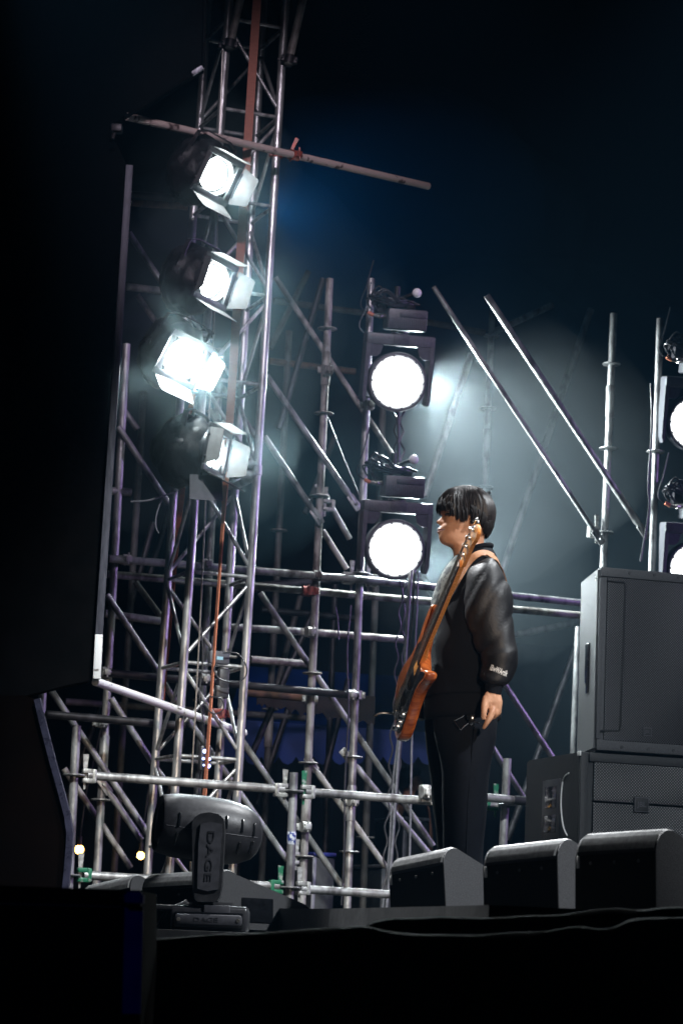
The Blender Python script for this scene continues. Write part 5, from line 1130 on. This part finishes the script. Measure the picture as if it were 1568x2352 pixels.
for x, y in ((.05, -.10), (.085, -.118), (.12, -.125), (.16, -.118)): mesh('knob', B(lathe([(.011, .022), (.011, .036), (.009, .041), (0, .041)], (x, y, 0), (0, 0, 1), 14)), MT['chrome'], BS)
def nk(x): return .031 - (.031 - .0205) * (x - .385) / (.93 - .385)
vs = []; fs = []; xs = [.30, .385, .40, .43, .55, .7, .85, .915, .93]; m_ = 13
for x in xs:
    w = nk(x); dp = .030 if x < .41 else .0225
    for k in range(m_): a = math.pi * k / (m_ - 1); vs.append(V((x, w * math.cos(a), .024 - dp * math.sin(a) ** .8)))
for i in range(len(xs) - 1):
    for k in range(m_):
        j = (k + 1) % m_; fs.append((i * m_ + k, i * m_ + j, (i + 1) * m_ + j, (i + 1) * m_ + k))
fs += [tuple(range(m_)), tuple(range((len(xs) - 1) * m_ + m_ - 1, (len(xs) - 1) * m_ - 1, -1))]
NK = mesh('neck', B((vs, fs)), MT['maple'], BS)
mesh('fretboard', B(prism([V((.365, -nk(.385), .0242)), V((.93, -nk(.93), .0242)), V((.93, nk(.93), .0242)), V((.365, nk(.385), .0242))], (0, 0, .0055))), MT['rosewood'], BS, smooth=False)
fr_x = [.93 - .8636 * (1 - 2 ** (-k / 12)) for k in range(1, 21)]
mesh('frets', B(join(*[box((x, 0, .0305), (.0012, nk(x) - .001, .001)) for x in fr_x if x > .37])), MT['chrome'], NK, smooth=False)
hs = [(.93, -.021), (.955, -.024), (.985, -.026), (1.02, -.025), (1.06, -.028), (1.09, -.04), (1.115, -.045), (1.135, -.035), (1.14, -.01), (1.13, .02), (1.10, .040), (1.04, .043), (.985, .040), (.955, .030), (.93, .021)]
mesh('headstock', B(bevelled(prism([V((x, y, .002)) for x, y in hs], (0, 0, .015)), .002)), MT['maple'], BS)
mesh('nut', B(box((.929, 0, .032), (.003, .020, .004))), MT['pearl'], BS)
for k in range(4):
    x = .968 + .042 * k; y = .012 + .004 * k
    tn = mesh('tuner', B(join(lathe([(.0095, .017), (.0085, .022), (.0075, .03), (.009, .036), (0, .037)], (x, y, 0), (0, 0, 1), 14), box((x, .052, .002), (.012, .018, .006), bev=.003))), MT['chrome'], BS)
    mesh('button', B(lathe([(.0, .0), (.014, .001), (.0165, .004), (.0165, .007), (.014, .010), (0, .011)], (x, .072, .002), (0, .6, .8), 14)), MT['chrome'], tn)
    ys = -.027 + .018 * k; yn = -.0145 + .0097 * k
    mesh('string', B(join(path_tube([V((.05, ys, .040)), V((.93, yn, .0365)), V((x, y, .029))], .0013 + .0003 * (3 - k), 5))), MT['wire'], BS)
mesh('strap_button', B(lathe([(.006, 0), (.006, .012), (.010, .016), (0, .018)], (0, .0, 0), (-1, 0, 0), 10)), MT['chrome'], BS)
mesh('output_jack', B(path_tube(smooth_path([V((.03, .02, .0)), V((-.0, .03, .03)), V((-.012, .03, .075)), V((-.03, .02, .10))]), .006, 8)), MT['chrome'], BS)
# strap: from the upper horn over the left shoulder
hornp = BM @ V((.545, .13, .0)); 
bv2 = BVHTree.FromPolygons(*join(jg, sg))
path2 = smooth_path([V((x, y, 0)) for x, y in ((1012, 1405), (1030, 1372), (1052, 1333), (1070, 1303), (1086, 1285), (1104, 1275), (1122, 1277), (1138, 1288), (1147, 1300))], 4)
sp = [hornp, hornp.lerp(at(1012, 1405, -.12), .5)]; nrmS = [V((-.6, -.8, .2)), V((-.5, -.8, .2))]
for p in path2:
    o_ = at(p.x, p.y, -3.0); d = (o_ - CAM).normalized(); h = bv2.ray_cast(CAM, d)
    if h[0] is not None: sp.append(h[0] - d * .012 + V((0, 0, .010))); nn_ = h[1] if h[1].y < 0 else -h[1]; nrmS.append((nn_ + V((0, -.8, .3))).normalized())
sp += [sp[-1] + V((.03, .06, -.01)), sp[-1] + V((.05, .16, -.10))]; nrmS += [V((.2, .2, 1)), V((.9, .2, .4))]
for _ in range(3): sp = [sp[0]] + [(sp[i - 1] + sp[i] * 2 + sp[i + 1]) / 4 for i in range(1, len(sp) - 1)] + [sp[-1]]; nrmS = [nrmS[0]] + [(nrmS[i - 1] + nrmS[i] * 2 + nrmS[i + 1]).normalized() for i in range(1, len(nrmS) - 1)] + [nrmS[-1]]
mesh('guitar_strap', ribbon(sp, [.033] * len(sp), .004, nrmS), MT['tan'], BS)

# ================================================================== crew member in the dark behind
cY = 9.5
def cq(x, y, dy=0): return at(x, y, cY + dy)
crew_base = cq(945, 2100); crew_base.z = GROUND
CR = thing('person', 'crew member in dark clothes half hidden in shadow behind the hanging cables', 'person', crew_base)
sc_ = (cq(1000, 1800) - cq(900, 1800)).length / 100
cg = join(ball(cq(943, 1793), 27 * sc_, 20, 14, (.86, .8, 1.08)), ball(cq(969, 1797), 4.5 * sc_, 8, 6), chain([cq(940, 1812), cq(938, 1838)], [13 * sc_, 15 * sc_]),
          loft([ring_px(925, 1835, 955, 1835, cY, .08), ring_px(905, 1850, 978, 1850, cY, .19), ring_px(900, 1900, 982, 1900, cY, .2), ring_px(906, 1980, 976, 1980, cY, .17), ring_px(906, 2030, 976, 2030, cY, .17)], 4),
          chain([cq(912, 1862, -.2), cq(900, 1930, -.24), cq(925, 1985, -.3), cq(950, 1985, -.34)], [.055, .045, .035, .035]), chain([cq(972, 1862, .2), cq(982, 1940, .24), cq(975, 2000, .2)], [.055, .045, .035]),
          chain([cq(925, 2030, -.08), cq(922, 2180, -.08), down_to(cq(922, 2180, -.08), cq(921, 2240, -.08))], [.085, .065, .05]), chain([cq(958, 2030, .08), cq(956, 2180, .08), down_to(cq(956, 2180, .08), cq(955, 2240, .08))], [.085, .065, .05]))
remeshed('body', cg, MT['skin'], CR, .014, 2)
mesh('hair', loft([ring_px(922, 1764, 962, 1764, cY, .06), ring_px(914, 1776, 968, 1776, cY, .085), ring_px(913, 1792, 955, 1790, cY, .09), ring_px(916, 1812, 940, 1812, cY, .085)], 4), MT['hair'], CR)
mesh('shirt', loft([ring_px(922, 1836, 958, 1836, cY, .10), ring_px(902, 1850, 981, 1850, cY, .22), ring_px(896, 1905, 986, 1905, cY, .24), ring_px(902, 1985, 980, 1985, cY, .21), ring_px(903, 2040, 979, 2040, cY, .21)], 4), MT['wool'], CR)
mesh('trousers', join(chain([cq(925, 2028, -.08), cq(922, 2180, -.08), down_to(cq(922, 2180, -.08), cq(921, 2240, -.08), GROUND + .08)], [.10, .085, .075]), chain([cq(958, 2028, .08), cq(956, 2180, .08), down_to(cq(956, 2180, .08), cq(955, 2240, .08), GROUND + .08)], [.10, .085, .075])), MT['trouser'], CR)

# ================================================================== stage smoke and haze
hz_m = bpy.data.materials.new('thin_haze'); hz_m.use_nodes = True; nt = hz_m.node_tree; nt.nodes.remove(nt.nodes['Principled BSDF'])
pvl = nt.nodes.new('ShaderNodeVolumePrincipled'); pvl.inputs['Color'].default_value = (.22, .58, 1.0, 1); pvl.inputs['Density'].default_value = .0009; pvl.inputs['Anisotropy'].default_value = .15
nt.links.new(pvl.outputs[0], nt.nodes['Material Output'].inputs['Volume'])
HZ = mesh('haze', box((0, 20, 5.6), (75, 58, 8.3)), hz_m, smooth=False, origin=(0, 20, GROUND - 1)); HZ['kind'] = 'stuff'

def smoke(c, r, dens, col=(.86, .95, 1.0), seed=0):
    """a soft puff of stage smoke: a lumpy closed shell of even, thin density"""
    m = bpy.data.materials.new('smoke_air'); m.use_nodes = True; nt = m.node_tree; nt.nodes.remove(nt.nodes['Principled BSDF'])
    pvl = nt.nodes.new('ShaderNodeVolumePrincipled'); pvl.inputs['Color'].default_value = (*col, 1); pvl.inputs['Density'].default_value = dens
    nt.links.new(pvl.outputs[0], nt.nodes['Material Output'].inputs['Volume'])
    g = ball((0, 0, 0), 1.0, 32, 18); vs = []
    for v in g[0]:
        f = 1 + .22 * noise.noise(v * 1.3 + V((seed, 0, 0))) + .08 * noise.noise(v * 3.1 + V((0, seed, 0))); vs.append(V((v.x * r[0], v.y * r[1], v.z * r[2])) * f + c)
    o = mesh('smoke', (vs, [tuple(reversed(f)) for f in g[1]]), m, origin=c); o['kind'] = 'stuff'; return o
for k, (x, y, v, r, d, col) in enumerate(((1200, 1230, 6.6, (2.2, 1.9, 2.0), .021, (.66, .88, 1.0)), (1260, 1500, 6.4, (1.5, 1.4, 1.2), .012, (.66, .88, 1.0)), (1110, 990, 5.7, (1.1, 1.0, 1.05), .048, (.84, .96, 1.0)), (1090, 1330, 5.7, (.8, .8, .7), .026, (.84, .96, 1.0)),
                                          (500, 850, 4.0, (1.2, 1.2, 1.3), .022, (.42, .85, 1.0)), (410, 822, 3.25, (.42, .42, .42), .06, (.80, .97, 1.0)), (425, 830, 3.4, (.95, .6, .95), .042, (.70, .95, 1.0)), (840, 580, 8.6, (1.7, 1.5, 1.45), .026, (.55, .85, 1.0)),
                                          (495, 410, 3.25, (.5, .42, .5), .045, (.68, .95, 1.0)), (490, 645, 3.25, (.5, .42, .5), .035, (.68, .95, 1.0)), (510, 1036, 3.25, (.42, .40, .42), .04, (.68, .95, 1.0)))):  # small puffs at the spotlights are added to imitate lens bloom
    smoke(pv(x, y, v), r, d, col, k * 3.7)
